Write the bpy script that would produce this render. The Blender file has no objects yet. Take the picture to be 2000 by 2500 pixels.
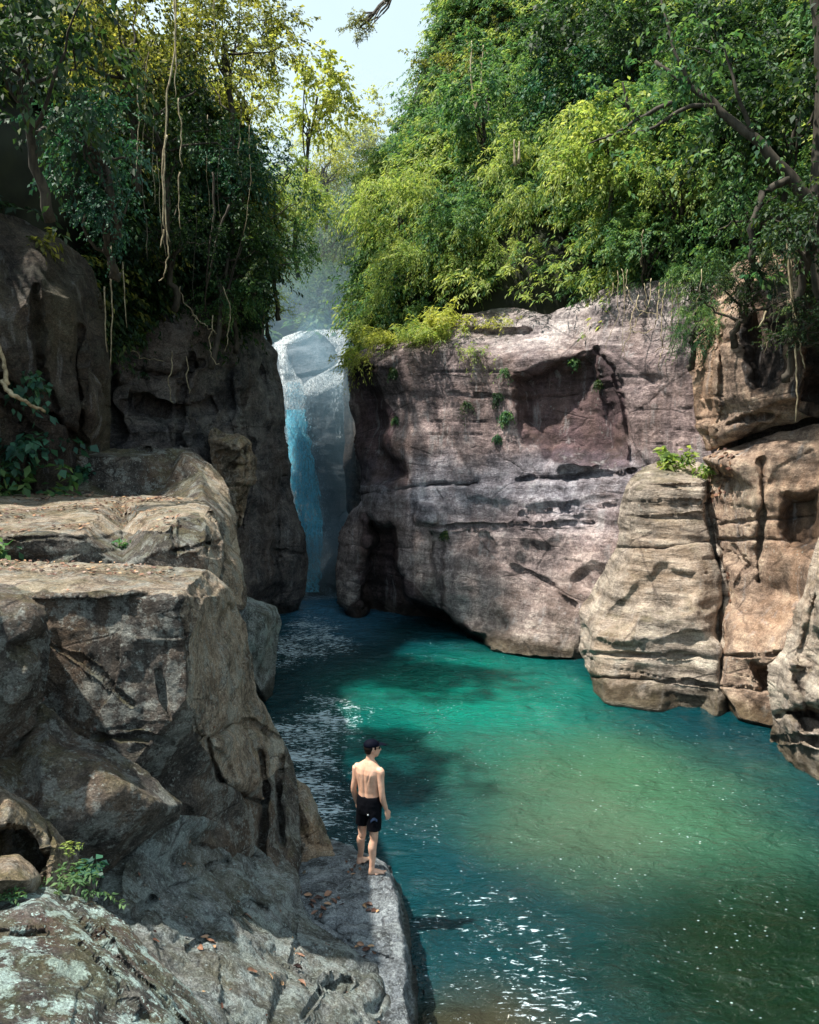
import bpy, bmesh, math, random
import numpy as np
from mathutils import Vector, Matrix
from mathutils.geometry import delaunay_2d_cdt
R = math.radians
SC = bpy.context.scene
COL = SC.collection
F_PX, H, PITCH = 2080.0, 6.3, math.atan(170/2080)
CP, SP = math.cos(PITCH), math.sin(PITCH)

# ---------- camera (photo pixels 2000 x 2500 are used as a survey of the place) ----------
cam = bpy.data.cameras.new('camera'); co = bpy.data.objects.new('camera', cam); COL.objects.link(co)
cam.sensor_fit = 'VERTICAL'; cam.sensor_height = 24; cam.lens = 24*F_PX/2500
cam.clip_end = 2000; cam.clip_start = 0.1
co.location = (0, 0, H); co.rotation_euler = (math.pi/2-PITCH, 0, 0); SC.camera = co

def ray(px, py):
    u = (np.asarray(px, float)-1000)/F_PX; v = (1250-np.asarray(py, float))/F_PX
    return np.stack([u, CP+v*SP, -SP+v*CP], -1)
def at(px, py, d):                       # point of the place seen at px,py whose distance along +Y is d
    r = ray(px, py); t = d/r[..., 1]
    return r*np.asarray(t)[..., None] + np.array([0, 0, H])
def atz(px, py, z):
    r = ray(px, py); t = (z-H)/r[..., 2]
    return r*np.asarray(t)[..., None] + np.array([0, 0, H])
def tdepth(px, py, d):                   # d number = Y distance, ('z',h) = height above water
    r = ray(px, py)
    if isinstance(d, tuple): return (d[1]-H)/r[2]
    return d/r[1]

# ---------- vector noise ----------
def _h(ix, iy, iz, s):
    n = (ix*374761393 + iy*668265263 + iz*2147483647 + s*1274126177) & 0xffffffff
    n = ((n ^ (n >> 13))*1274126177) & 0xffffffff
    return ((n ^ (n >> 16)) & 0xffff)/32767.5-1.0
def vnoise(P, s=0):
    P = np.asarray(P, float); I = np.floor(P).astype(np.int64); f = P-I; f = f*f*f*(f*(f*6-15)+10)
    r = 0
    for dx in (0, 1):
        for dy in (0, 1):
            for dz in (0, 1):
                w = (f[:, 0] if dx else 1-f[:, 0])*(f[:, 1] if dy else 1-f[:, 1])*(f[:, 2] if dz else 1-f[:, 2])
                r = r + w*_h(I[:, 0]+dx, I[:, 1]+dy, I[:, 2]+dz, s)
    return r
def fbm(P, f=1.0, o=4, s=0, g=.5):
    r = 0; a = 1.0
    for k in range(o):
        r = r+a*vnoise(P*f+17.3*k, s+k); f *= 2.03; a *= g
    return r
def ridged(P, f=1.0, o=3, s=0):
    r = 0; a = 1.0
    for k in range(o):
        r = r+a*(1-2*np.abs(vnoise(P*f+9.1*k, s+k))); f *= 2.1; a *= .5
    return r

# ---------- object helpers ----------
def tag(o, label=None, cat=None, group=None, kind=None):
    if label: o['label'] = label
    if cat: o['category'] = cat
    if group: o['group'] = group
    if kind: o['kind'] = kind
    return o
def mesh_obj(name, V, Fc, mat, parent=None, smooth=True, origin=None):
    V = np.asarray(V, float)
    if origin is None and parent is None and len(V):
        origin = np.array([V[:, 0].mean(), V[:, 1].mean(), V[:, 2].min()])
    if origin is None: origin = np.zeros(3)
    me = bpy.data.meshes.new(name)
    me.from_pydata((V-np.asarray(origin)).tolist(), [], Fc if isinstance(Fc, list) else Fc.tolist())
    if smooth: me.polygons.foreach_set('use_smooth', [True]*len(me.polygons))
    me.materials.append(mat); me.update()
    o = bpy.data.objects.new(name, me); COL.objects.link(o); o.location = origin
    if parent is not None: o.parent = parent; o.location = origin
    return o
def empty(name, loc, rz=0):
    o = bpy.data.objects.new(name, None); COL.objects.link(o); o.location = loc; o.rotation_euler = (0, 0, rz)
    o.empty_display_size = .2
    return o
def from_bm(name, bm, mat, parent=None, smooth=True, loc=(0, 0, 0)):
    me = bpy.data.meshes.new(name); bm.to_mesh(me); bm.free()
    if smooth: me.polygons.foreach_set('use_smooth', [True]*len(me.polygons))
    me.materials.append(mat)
    o = bpy.data.objects.new(name, me); COL.objects.link(o); o.location = loc
    if parent is not None: o.parent = parent
    return o

# ---------- relief rocks: planes between surveyed points, real thickness, noise ----------
def inside(poly, X, Y):
    r = np.zeros(len(X), bool); n = len(poly)
    for i in range(n):
        x1, y1 = poly[i]; x2, y2 = poly[(i+1) % n]
        if y1 == y2: continue
        c = ((y1 > Y) != (y2 > Y)) & (X < (x2-x1)*(Y-y1)/(y2-y1)+x1)
        r ^= c
    return r
def segdist(poly, X, Y, closed=True):
    D = np.full(len(X), 1e9); n = len(poly)
    for i in range(n if closed else n-1):
        x1, y1 = poly[i]; x2, y2 = poly[(i+1) % n]
        dx, dy = x2-x1, y2-y1; L = dx*dx+dy*dy+1e-9
        t = np.clip(((X-x1)*dx+(Y-y1)*dy)/L, 0, 1)
        D = np.minimum(D, np.hypot(X-x1-t*dx, Y-y1-t*dy))
    return D
def add_mesh_fast(name, V, F4, mat, parent=None, smooth=False, origin=(0, 0, 0)):
    me = bpy.data.meshes.new(name); n = len(F4); k = F4.shape[1]
    me.vertices.add(len(V)); me.vertices.foreach_set('co', (np.asarray(V)-np.asarray(origin)).astype(np.float32).ravel())
    me.loops.add(n*k); me.loops.foreach_set('vertex_index', F4.astype(np.int32).ravel())
    me.polygons.add(n); me.polygons.foreach_set('loop_start', np.arange(0, n*k, k, dtype=np.int32))
    if smooth: me.polygons.foreach_set('use_smooth', [True]*n)
    me.update(calc_edges=True)
    if mat: me.materials.append(mat)
    o = bpy.data.objects.new(name, me); COL.objects.link(o); o.location = origin
    if parent is not None: o.parent = parent
    return o
def smooth01(x):
    x = np.clip(x, 0, 1); return x*x*(3-2*x)
RNG = np.random.default_rng(7)
SURF = {}
def relief(name, outline, inner, mat, step=5, roll=.25, thick=2.0, sm=3, amp=.06, freq=1.2, strata=0.0, sfreq=2.0,
           stilt=(0.06, 0.0), cuts=(), bumps=(), rough=4.0, ridge=0.0, blocks=0.0, label=None, cat=None, kind=None, group=None, shrink=.9, seed=0, vstr=0.0, zones=()):
    pts = [(p[0], p[1]) for p in outline]; inv = [1/tdepth(*p) for p in outline]
    n0 = len(pts)
    allp = pts+[(p[0], p[1]) for p in inner]; ainv = np.array(inv+[1/tdepth(*p) for p in inner])
    vs, es, fs, ov, oe, of = delaunay_2d_cdt([Vector(p) for p in allp], [], [list(range(n0))], 1, 1e-4)
    vs = np.array([tuple(v) for v in vs]); cinv = np.zeros(len(vs))
    for i, o in enumerate(ov):
        if o: cinv[i] = ainv[o].mean()
        else: cinv[i] = ainv[np.argmin(((np.array(allp)-vs[i])**2).sum(1))]
    # densified irregular outline
    out = []
    for i in range(n0):
        a = np.array(pts[i]); b = np.array(pts[(i+1) % n0]); L = np.hypot(*(b-a)); k = max(1, int(L/step))
        nrm = np.array([-(b-a)[1], (b-a)[0]])/max(L, 1e-6)
        for j in range(k):
            t = j/k; p = a+(b-a)*t
            out.append(p)
    out = np.array(out)
    # round corners a little, then roughen
    for _ in range(3): out = .5*out+.25*(np.roll(out, 1, 0)+np.roll(out, -1, 0))
    q = np.c_[out/45.0, np.full(len(out), seed*3.7)]
    out = out+rough*np.c_[fbm(q, 1, 4, 3+seed), fbm(q, 1, 4, 23+seed)]
    x0, y0 = out.min(0); x1, y1 = out.max(0)
    gx = np.arange(x0, x1, step); gy = np.arange(y0, y1, step*.87)
    X, Y = np.meshgrid(gx, gy); X = X+(np.arange(len(gy)) % 2)[:, None]*step*.5
    X = X.ravel()+RNG.uniform(-.12, .12, X.size)*step; Y = Y.ravel()+RNG.uniform(-.12, .12, Y.size)*step
    m = inside(out, X, Y); X, Y = X[m], Y[m]
    ed = segdist(out, X, Y); m = ed > step*.55; X, Y = X[m], Y[m]
    P2 = np.r_[out, np.c_[X, Y]]
    r = delaunay_2d_cdt([Vector(p) for p in P2.tolist()], [], [list(range(len(out)))], 1, 1e-5)
    P2 = np.array([tuple(v) for v in r[0]]); T = [f for f in r[2] if len(f) == 3]; T = np.array(T)
    X, Y = P2[:, 0], P2[:, 1]
    I = np.full(len(X), np.nan)
    best = np.full(len(X), -1e9)
    for f in fs:
        a, b, c = (vs[k] for k in f[:3])
        det = (b[0]-a[0])*(c[1]-a[1])-(c[0]-a[0])*(b[1]-a[1])
        if abs(det) < 1e-9: continue
        w1 = ((X-a[0])*(c[1]-a[1])-(c[0]-a[0])*(Y-a[1]))/det
        w2 = ((b[0]-a[0])*(Y-a[1])-(X-a[0])*(b[1]-a[1]))/det
        w0 = 1-w1-w2; mn = np.minimum(np.minimum(w0, w1), w2)
        m = mn > best
        w0c, w1c, w2c = (np.clip(w, 0, 1) for w in (w0, w1, w2)); s = w0c+w1c+w2c
        val = (w0c*cinv[f[0]]+w1c*cinv[f[1]]+w2c*cinv[f[2]])/s
        I[m] = val[m]; best[m] = mn[m]
    E = np.r_[T[:, [0, 1]], T[:, [1, 2]], T[:, [2, 0]]]; N = len(X)
    deg = np.bincount(E.ravel(), minlength=N).astype(float); deg[deg == 0] = 1
    def lap(A):
        S = np.zeros(N); np.add.at(S, E[:, 0], A[E[:, 1]]); np.add.at(S, E[:, 1], A[E[:, 0]])
        return S/deg
    for _ in range(sm): I = .4*I+.6*lap(I)
    t = 1/I
    D = segdist(out, X, Y); s = D*t/F_PX
    if roll > 0:
        k = np.clip(1-s/roll, 0, 1); t = t+roll*(1-np.sqrt(1-k*k*.98))
    def warp(w, sd):
        q = np.c_[X/60, Y/60, np.full(N, sd*1.3)]
        return X+w*fbm(q, 1, 3, 51+sd), Y+w*fbm(q, 1, 3, 77+sd)
    for i, (poly, off, fe) in enumerate(bumps):
        wx, wy = warp(min(fe*.5, 10)+3, i)
        ins = inside(poly, wx, wy); sd = segdist(poly, wx, wy); sd = np.where(ins, sd, -sd)
        t = t+off*smooth01(sd/fe)
    for i, (poly, w, dep) in enumerate(cuts):
        wx, wy = warp(4, i+20)
        sd = segdist(poly, wx, wy, False)
        wn = w*(1+.6*fbm(np.c_[X/30, Y/30, np.full(N, i*2.2)], 1, 2, 5)); wn = np.maximum(wn, .35*w)
        t = t+dep*np.exp(-(sd/wn)**2)
    rr = ray(X, Y); P = rr*t[:, None]+np.array([0, 0, H])
    fn = np.cross(P[T[:, 1]]-P[T[:, 0]], P[T[:, 2]]-P[T[:, 0]]); nn = np.zeros_like(P)
    for k in range(3): np.add.at(nn, T[:, k], fn)
    nn /= np.linalg.norm(nn, axis=1)[:, None]+1e-9
    flip = (nn*rr).sum(1).mean() > 0
    if flip: T = T[:, ::-1]; nn = -nn
    dsp = amp*fbm(P, freq, 5, 100+seed, .52)
    if ridge: dsp = dsp-ridge*np.maximum(0, ridged(P, freq*.8, 3, 140+seed)-.55)
    if blocks:
        Q = P*np.array([1, 1, 1.6])*freq*.55+.35*np.c_[vnoise(P*.9, 9), vnoise(P*.9, 10), vnoise(P*.9, 11)]
        c = np.floor(Q).astype(np.int64); dsp = dsp+blocks*_h(c[:, 0], c[:, 1], c[:, 2], 5+seed)
    if strata:
        zz = P[:, 2]+stilt[0]*P[:, 0]+stilt[1]*P[:, 1]+.12*fbm(P, .35, 2, 160+seed)
        a = vnoise(np.c_[zz*sfreq, np.zeros(N), .08*P[:, 0]+.3], 170+seed)
        b = vnoise(np.c_[zz*sfreq*3.1, np.zeros(N), .15*P[:, 0]+.3], 180+seed)
        dsp = dsp+strata*(np.tanh(a*3)*.7+b*.4)
        cr = np.abs(vnoise(np.c_[zz*sfreq*1.6, np.zeros(N)+4, .05*P[:, 0]], 190+seed))
        msk = smooth01(vnoise(P*.6, 195+seed)*2+.5)
        dsp = dsp-strata*1.3*np.exp(-(cr/.05)**2)*msk
    if vstr:
        g = np.abs(vnoise(np.c_[P[:, 0]*1.1+P[:, 1]*.9+.25*P[:, 2], np.zeros(N), .2*P[:, 2]], 210+seed))
        dsp = dsp-vstr*np.exp(-(g/.09)**2)
    dsp = dsp*smooth01(s/.06+.25)
    P = P+nn*dsp[:, None]
    zn = np.zeros(N)
    for i, (poly, fe, am) in enumerate(zones):
        wx, wy = warp(10, i+40)
        ins = inside(poly, wx, wy); sd = segdist(poly, wx, wy); sd = np.where(ins, sd, -sd)
        zn = np.maximum(zn, am*smooth01(sd/fe+.5))
    bm = bmesh.new(); zl = bm.verts.layers.float.new('zone')
    bv = [bm.verts.new(p) for p in P.tolist()]
    for v, q in zip(bv, zn.tolist()): v[zl] = q
    for f in T.tolist():
        try: bm.faces.new([bv[k] for k in f])
        except ValueError: pass
    bm.verts.ensure_lookup_table()
    cen = P.mean(0); C0 = np.array([0, 0, H]); cd = cen-C0; cd = cd/np.linalg.norm(cd)
    be = [e for e in bm.edges if len(e.link_faces) == 1]
    ring = be
    for stp, shr in ((.35, 1.0), (1.0, shrink)):
        g = bmesh.ops.extrude_edge_only(bm, edges=ring)['geom']
        vn = [v for v in g if isinstance(v, bmesh.types.BMVert)]
        ring = [e for e in g if isinstance(e, bmesh.types.BMEdge)]
        for v in vn:
            c = Vector(cen); v.co = c+(v.co-c)*shr+Vector(cd)*thick*(.4 if stp < 1 else .6)
    mid = bm.verts.new(Vector(cen)+Vector(cd)*(thick*1.2))
    for e in ring:
        try: bm.faces.new([e.verts[1], e.verts[0], mid])
        except ValueError: pass
    bmesh.ops.recalc_face_normals(bm, faces=bm.faces)
    org = np.array([P[:, 0].mean(), P[:, 1].mean(), P[:, 2].min()])
    bmesh.ops.translate(bm, verts=bm.verts, vec=Vector(-org))
    o = from_bm(name, bm, mat, loc=org)
    tag(o, label, cat, group, kind)
    SURF[o.name] = (P, T, nn, X, Y)
    return o
def scatter_on(key, n, sel=None, seed=1):
    """random surface points of a relief (P, normal, px, py)"""
    P, T, nn, X, Y = SURF[key]; rg = np.random.default_rng(seed)
    a = P[T[:, 0]]; b = P[T[:, 1]]; c = P[T[:, 2]]
    A = np.linalg.norm(np.cross(b-a, c-a), axis=1)
    if sel is not None:
        fx = X[T].mean(1); fy = Y[T].mean(1); fnz = nn[T, 2].mean(1)
        A = A*sel(fx, fy, (a+b+c)/3, fnz)
    k = rg.choice(len(T), n, p=A/A.sum()); u = rg.random(n); v = rg.random(n); m = u+v > 1; u[m] = 1-u[m]; v[m] = 1-v[m]
    Q = a[k]+(b[k]-a[k])*u[:, None]+(c[k]-a[k])*v[:, None]
    return Q, nn[T[k, 0]], X[T[k, 0]], Y[T[k, 0]]
def surf_z(keys, x, y, zmax=99, rad=.25):
    """height of relief surfaces near x,y"""
    best = None
    for k in keys:
        P = SURF[k][0]; d = np.hypot(P[:, 0]-x, P[:, 1]-y)+np.where(P[:, 2] > zmax, 99, 0); i = np.argsort(d)[:4]
        if d[i[0]] < rad:
            z = P[i, 2].mean()
            if best is None or z > best: best = z
    return best

# ---------- node helpers ----------
class NT:
    def __init__(s, name):
        s.m = bpy.data.materials.new(name); s.m.use_nodes = True; s.t = s.m.node_tree; s.t.nodes.clear()
        s.out = s.n('ShaderNodeOutputMaterial')
    def n(s, ty, **k):
        x = s.t.nodes.new(ty)
        for a, b in k.items(): setattr(x, a, b)
        return x
    def l(s, a, b): s.t.links.new(a, b)
    def s_(s, sock, v):
        if hasattr(v, 'is_linked') or isinstance(v, bpy.types.NodeSocket): s.l(v, sock)
        else: sock.default_value = v
    def math(s, op, a, b=0.0, c=None, clamp=False):
        x = s.n('ShaderNodeMath', operation=op); x.use_clamp = clamp
        s.s_(x.inputs[0], a); s.s_(x.inputs[1], b)
        if c is not None: s.s_(x.inputs[2], c)
        return x.outputs[0]
    def noise(s, vec, scale, detail=4, rough=.55, dist=0.0):
        x = s.n('ShaderNodeTexNoise'); s.l(vec, x.inputs['Vector']); x.inputs['Scale'].default_value = scale
        x.inputs['Detail'].default_value = detail; x.inputs['Roughness'].default_value = rough; x.inputs['Distortion'].default_value = dist
        return x.outputs['Fac']
    def voro(s, vec, scale, feature='F1', rnd=1.0):
        x = s.n('ShaderNodeTexVoronoi', feature=feature); s.l(vec, x.inputs['Vector']); x.inputs['Scale'].default_value = scale
        return x.outputs['Distance']
    def mapv(s, vec, sc=(1, 1, 1), loc=(0, 0, 0), rot=(0, 0, 0)):
        x = s.n('ShaderNodeMapping'); s.l(vec, x.inputs[0]); x.inputs['Scale'].default_value = sc
        x.inputs['Location'].default_value = loc; x.inputs['Rotation'].default_value = rot
        return x.outputs[0]
    def ramp(s, fac, stops, interp='LINEAR'):
        x = s.n('ShaderNodeValToRGB'); x.color_ramp.interpolation = interp; s.l(fac, x.inputs[0]); e = x.color_ramp.elements
        while len(e) < len(stops): e.new(.5)
        for i, (p, c) in enumerate(stops):
            e[i].position = p; e[i].color = (c, c, c, 1) if isinstance(c, (int, float)) else (*c, 1)
        return x.outputs[0]
    def mix(s, f, a, b, bt='MIX'):
        x = s.n('ShaderNodeMix', data_type='RGBA', blend_type=bt)
        s.s_(x.inputs[0], f)
        for i, v in ((6, a), (7, b)):
            if isinstance(v, tuple): x.inputs[i].default_value = (*v, 1) if len(v) == 3 else v
            else: s.l(v, x.inputs[i])
        return x.outputs[2]
    def maprange(s, v, a, b, c=0.0, d=1.0):
        x = s.n('ShaderNodeMapRange'); s.s_(x.inputs[0], v)
        for i, q in enumerate((a, b, c, d)): x.inputs[i+1].default_value = q
        return x.outputs[0]
    def pos(s): return s.n('ShaderNodeNewGeometry').outputs['Position']
    def bsdf(s, **k):
        x = s.n('ShaderNodeBsdfPrincipled')
        for a, b in k.items():
            sock = x.inputs[a.replace('_', ' ')]
            if isinstance(b, tuple) and len(b) == 3: b = (*b, 1)
            s.s_(sock, b)
        return x

def rock_mat(name, dark, mid, lite, strata=.5, sscale=1.5, lichen=.0, moss=.0, mossc=(.07, .085, .02), bump=.6, scale=1.0, warm=None, warmamt=0., bands=None, wet=True, streak=.0, spots=.3, lich_c=(.42, .47, .44), cracks=.6, alt=None, grain_amt=.85):
    m = NT(name); p = m.pos(); geo = m.n('ShaderNodeNewGeometry')
    sx = m.n('ShaderNodeSeparateXYZ'); m.l(p, sx.inputs[0])
    wn = m.n('ShaderNodeTexNoise'); m.l(p, wn.inputs['Vector']); wn.inputs['Scale'].default_value = .5*scale; wn.inputs['Detail'].default_value = 3
    wv = m.n('ShaderNodeVectorMath', operation='MULTIPLY_ADD'); m.l(wn.outputs['Color'], wv.inputs[0]); wv.inputs[1].default_value = (.9, .9, .5); m.l(p, wv.inputs[2])
    w = wv.outputs[0]
    st_v = m.mapv(w, (.16, .16, 1.0), rot=(R(2), R(-4), 0))
    st = m.noise(st_v, sscale*3.2, 8, .68)
    big = m.noise(w, .75*scale, 6, .6)
    med = m.noise(w, 3.2*scale, 9, .68)
    fine = m.noise(p, 17*scale, 8, .75)
    grain = m.noise(p, 75*scale, 3, .7)
    f = m.math('ADD', m.math('MULTIPLY', big, .30), m.math('MULTIPLY', med, .36))
    f = m.math('ADD', f, m.math('MULTIPLY', fine, .34))
    f = m.math('ADD', m.math('MULTIPLY', f, 1-strata*.45), m.math('MULTIPLY', st, strata*.45))
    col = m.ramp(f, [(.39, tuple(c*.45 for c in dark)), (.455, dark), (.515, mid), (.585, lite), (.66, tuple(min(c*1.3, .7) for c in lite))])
    if alt:                                # tan faces on left ledges; shade painted dark on right bank rocks
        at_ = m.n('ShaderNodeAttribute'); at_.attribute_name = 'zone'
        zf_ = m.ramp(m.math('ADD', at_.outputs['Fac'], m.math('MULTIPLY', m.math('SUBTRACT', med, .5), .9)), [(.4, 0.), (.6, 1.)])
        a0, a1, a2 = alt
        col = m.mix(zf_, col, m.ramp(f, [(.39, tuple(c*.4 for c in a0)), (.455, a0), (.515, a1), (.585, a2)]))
    if bands:                              # colours of the beds, by height
        zf = m.math('ADD', sx.outputs['Z'], m.math('MULTIPLY', m.math('SUBTRACT', big, .5), 2.6))
        zf = m.math('MULTIPLY', m.math('ADD', zf, 1.0), 1/14.0)
        bc = m.ramp(zf, [((z+1)/14.0, c) for z, c in bands])
        col = m.mix(.75, col, m.mix(1.0, col, bc, 'MULTIPLY'))
        col = m.mix(1.0, col, (1.6, 1.6, 1.6), 'MULTIPLY')
    if warm:
        wf = m.math('MULTIPLY', m.ramp(m.noise(m.mapv(w, (1, 1, .5), (5, 3, 1)), .9*scale, 5, .62), [(.46, 0.), (.62, 1.)]), warmamt)
        col = m.mix(wf, col, m.mix(.55, col, warm))
    if streak:                             # mineral streaks running down the face
        sv = m.mapv(w, (1.6, 1.6, .13))
        sf = m.ramp(m.noise(sv, 1.6, 7, .65), [(.5, 0.), (.62, 1.)])
        col = m.mix(m.math('MULTIPLY', sf, streak), col, m.mix(1.0, col, (.35, .33, .36), 'MULTIPLY'))
        sf2 = m.ramp(m.noise(m.mapv(w, (2.2, 2.2, .2), (7, 7, 7)), 1.5, 7, .65), [(.57, 0.), (.66, 1.)])
        col = m.mix(m.math('MULTIPLY', sf2, streak*.8), col, (.40, .40, .42))
    if spots:
        v = m.voro(m.mapv(w, (1, 1, 1)), 9*scale)
        sp = m.math('MULTIPLY', m.ramp(v, [(.1, 1.), (.24, 0.)]), m.ramp(m.noise(p, 2.3*scale, 3), [(.5, 0.), (.6, 1.)]))
        col = m.mix(m.math('MULTIPLY', sp, spots), col, lich_c)
    if lichen:
        lf = m.math('MULTIPLY', m.ramp(m.noise(p, 2.1*scale, 12, .74), [(.515, 0.), (.56, 1.)]), lichen)
        col = m.mix(lf, col, lich_c)
        lf2 = m.math('MULTIPLY', m.ramp(m.noise(m.mapv(p, (1, 1, 1), (3, 9, 2)), 13*scale, 6, .7), [(.58, 0.), (.63, 1.)]), lichen)
        col = m.mix(lf2, col, tuple(c*1.25 for c in lich_c))
    if moss:
        ns = m.n('ShaderNodeSeparateXYZ'); m.l(geo.outputs['Normal'], ns.inputs[0])
        mf = m.math('MULTIPLY', m.maprange(ns.outputs['Z'], .25, .8), m.ramp(m.noise(p, 1.4*scale, 8, .7), [(.46, 0.), (.56, 1.)]))
        col = m.mix(m.math('MULTIPLY', mf, moss), col, m.mix(fine, tuple(c*.5 for c in mossc), tuple(c*1.5 for c in mossc)))
    # fissures
    cv = m.mapv(w, (.8, .8, 1.5))
    c1 = m.n('ShaderNodeTexVoronoi', feature='DISTANCE_TO_EDGE'); m.l(cv, c1.inputs['Vector']); c1.inputs['Scale'].default_value = .75*scale
    ck = m.math('MULTIPLY', m.ramp(c1.outputs['Distance'], [(0., 1.), (.022, 0.)]), m.ramp(m.noise(p, 1.1*scale, 3), [(.48, 0.), (.56, 1.)]))
    pits = m.ramp(m.noise(m.mapv(w, (1, 1, 1.9), (2, 2, 2)), 6.5*scale, 7, .72), [(.30, 1.), (.41, 0.)])
    dk = m.math('MAXIMUM', m.math('MULTIPLY', ck, cracks), m.math('MULTIPLY', pits, .7))
    col = m.mix(dk, col, m.mix(1.0, col, (.22, .2, .22), 'MULTIPLY'))
    gv = m.noise(m.mapv(p, (1, 1, 1.3), (4, 1, 7)), 34*scale, 5, .8)
    gc = m.ramp(gv, [(.36, .35), (.47, .85), (.54, 1.1), (.64, 1.75)]); col = m.mix(grain_amt, col, m.mix(1.0, col, gc, 'MULTIPLY'))
    rough = .82
    if wet:                                # dark wet line just over the water
        wf = m.maprange(m.math('ADD', sx.outputs['Z'], m.math('MULTIPLY', m.math('SUBTRACT', med, .5), .9)), .28, .62, 1., 0.)
        col = m.mix(m.math('MULTIPLY', wf, .9), col, m.mix(1.0, col, (.22, .21, .16), 'MULTIPLY'))
        rough = m.maprange(wf, 0, 1, .8, .3)
    hgt = m.math('ADD', m.math('MULTIPLY', med, .5), m.math('MULTIPLY', fine, .30))
    hgt = m.math('ADD', hgt, m.math('MULTIPLY', st, strata*.6))
    hgt = m.math('ADD', hgt, m.math('ADD', m.math('MULTIPLY', grain, .05), m.math('MULTIPLY', gv, .12)))
    hgt = m.math('SUBTRACT', hgt, m.math('MULTIPLY', dk, .22))
    b = m.n('ShaderNodeBump'); b.inputs['Strength'].default_value = bump; b.inputs['Distance'].default_value = .5/scale
    m.l(hgt, b.inputs['Height'])
    bs = m.bsdf(Base_Color=col, Roughness=rough); m.l(b.outputs[0], bs.inputs['Normal'])
    bs.inputs['Specular IOR Level'].default_value = .35
    m.l(bs.outputs[0], m.out.inputs[0])
    return m.m
# ================= ROCKS =================
Z = lambda h: ('z', h)
M_cliff = rock_mat('sandstone_cliff', (.075, .064, .068), (.19, .166, .168), (.41, .37, .36), strata=.6, sscale=1.2, bump=.6, grain_amt=.45, scale=.6,
    warm=(.36, .23, .17), warmamt=.35, streak=.5, spots=.25,
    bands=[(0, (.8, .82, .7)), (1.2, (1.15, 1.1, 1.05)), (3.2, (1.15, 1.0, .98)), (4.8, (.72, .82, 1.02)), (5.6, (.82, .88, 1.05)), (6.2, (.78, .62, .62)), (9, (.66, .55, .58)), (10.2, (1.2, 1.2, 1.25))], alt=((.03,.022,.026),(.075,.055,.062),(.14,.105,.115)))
M_butt = rock_mat('pale_banded_sandstone', (.15, .125, .105), (.36, .305, .265), (.60, .53, .45), strata=1.0, sscale=1.5, bump=.6, grain_amt=.5, scale=.7,
    warm=(.58, .40, .27), warmamt=.45, spots=.25, moss=.25, mossc=(.12, .12, .05), streak=.25)
M_warm = rock_mat('orange_sandstone', (.13, .09, .07), (.31, .225, .175), (.54, .43, .33), strata=.6, sscale=1.2, bump=.6, scale=.7, grain_amt=.5,
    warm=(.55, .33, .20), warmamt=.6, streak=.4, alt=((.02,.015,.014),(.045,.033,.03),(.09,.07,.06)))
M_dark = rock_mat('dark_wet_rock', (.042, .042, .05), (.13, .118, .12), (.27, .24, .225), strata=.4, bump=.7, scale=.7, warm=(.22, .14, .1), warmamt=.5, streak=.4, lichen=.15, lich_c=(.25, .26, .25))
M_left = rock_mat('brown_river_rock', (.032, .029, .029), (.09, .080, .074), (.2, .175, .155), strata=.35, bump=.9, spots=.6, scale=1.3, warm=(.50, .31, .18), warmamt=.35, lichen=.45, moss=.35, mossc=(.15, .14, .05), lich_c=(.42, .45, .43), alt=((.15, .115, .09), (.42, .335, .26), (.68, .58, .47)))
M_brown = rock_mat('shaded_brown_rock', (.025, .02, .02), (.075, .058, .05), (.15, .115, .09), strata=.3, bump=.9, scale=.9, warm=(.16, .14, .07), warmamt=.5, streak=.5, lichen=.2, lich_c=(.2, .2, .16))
M_slope = rock_mat('tan_weathered_rock', (.10, .08, .06), (.28, .215, .16), (.52, .42, .32), strata=.3, bump=.8, scale=1.3, warm=(.55, .33, .18), warmamt=.6, lichen=.4, moss=.55, mossc=(.15, .13, .045), lich_c=(.5, .48, .44))
M_grey = rock_mat('grey_green_rock', (.06, .07, .072), (.20, .225, .235), (.42, .46, .48), strata=.3, bump=.9, scale=1.5, warm=(.3, .24, .15), warmamt=.4, lichen=.55, moss=.25, mossc=(.12, .13, .06), lich_c=(.46, .55, .56))
M_lich = rock_mat('lichen_boulder', (.032, .031, .032), (.12, .118, .11), (.30, .30, .28), strata=.5, bump=1.0, scale=1.9, warm=(.20, .09, .075), warmamt=.7, lichen=1.0, moss=.4, mossc=(.12, .14, .05), lich_c=(.52, .68, .67))
M_blue = rock_mat('pale_grey_ledge', (.07, .08, .09), (.22, .25, .285), (.42, .47, .52), strata=.2, bump=.9, scale=1.7, lichen=.4, lich_c=(.55, .62, .66), cracks=.8)
M_fall = rock_mat('misty_grey_rock', (.09, .10, .12), (.20, .225, .26), (.34, .37, .42), strata=.5, bump=.8, scale=.7, streak=.4)

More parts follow.
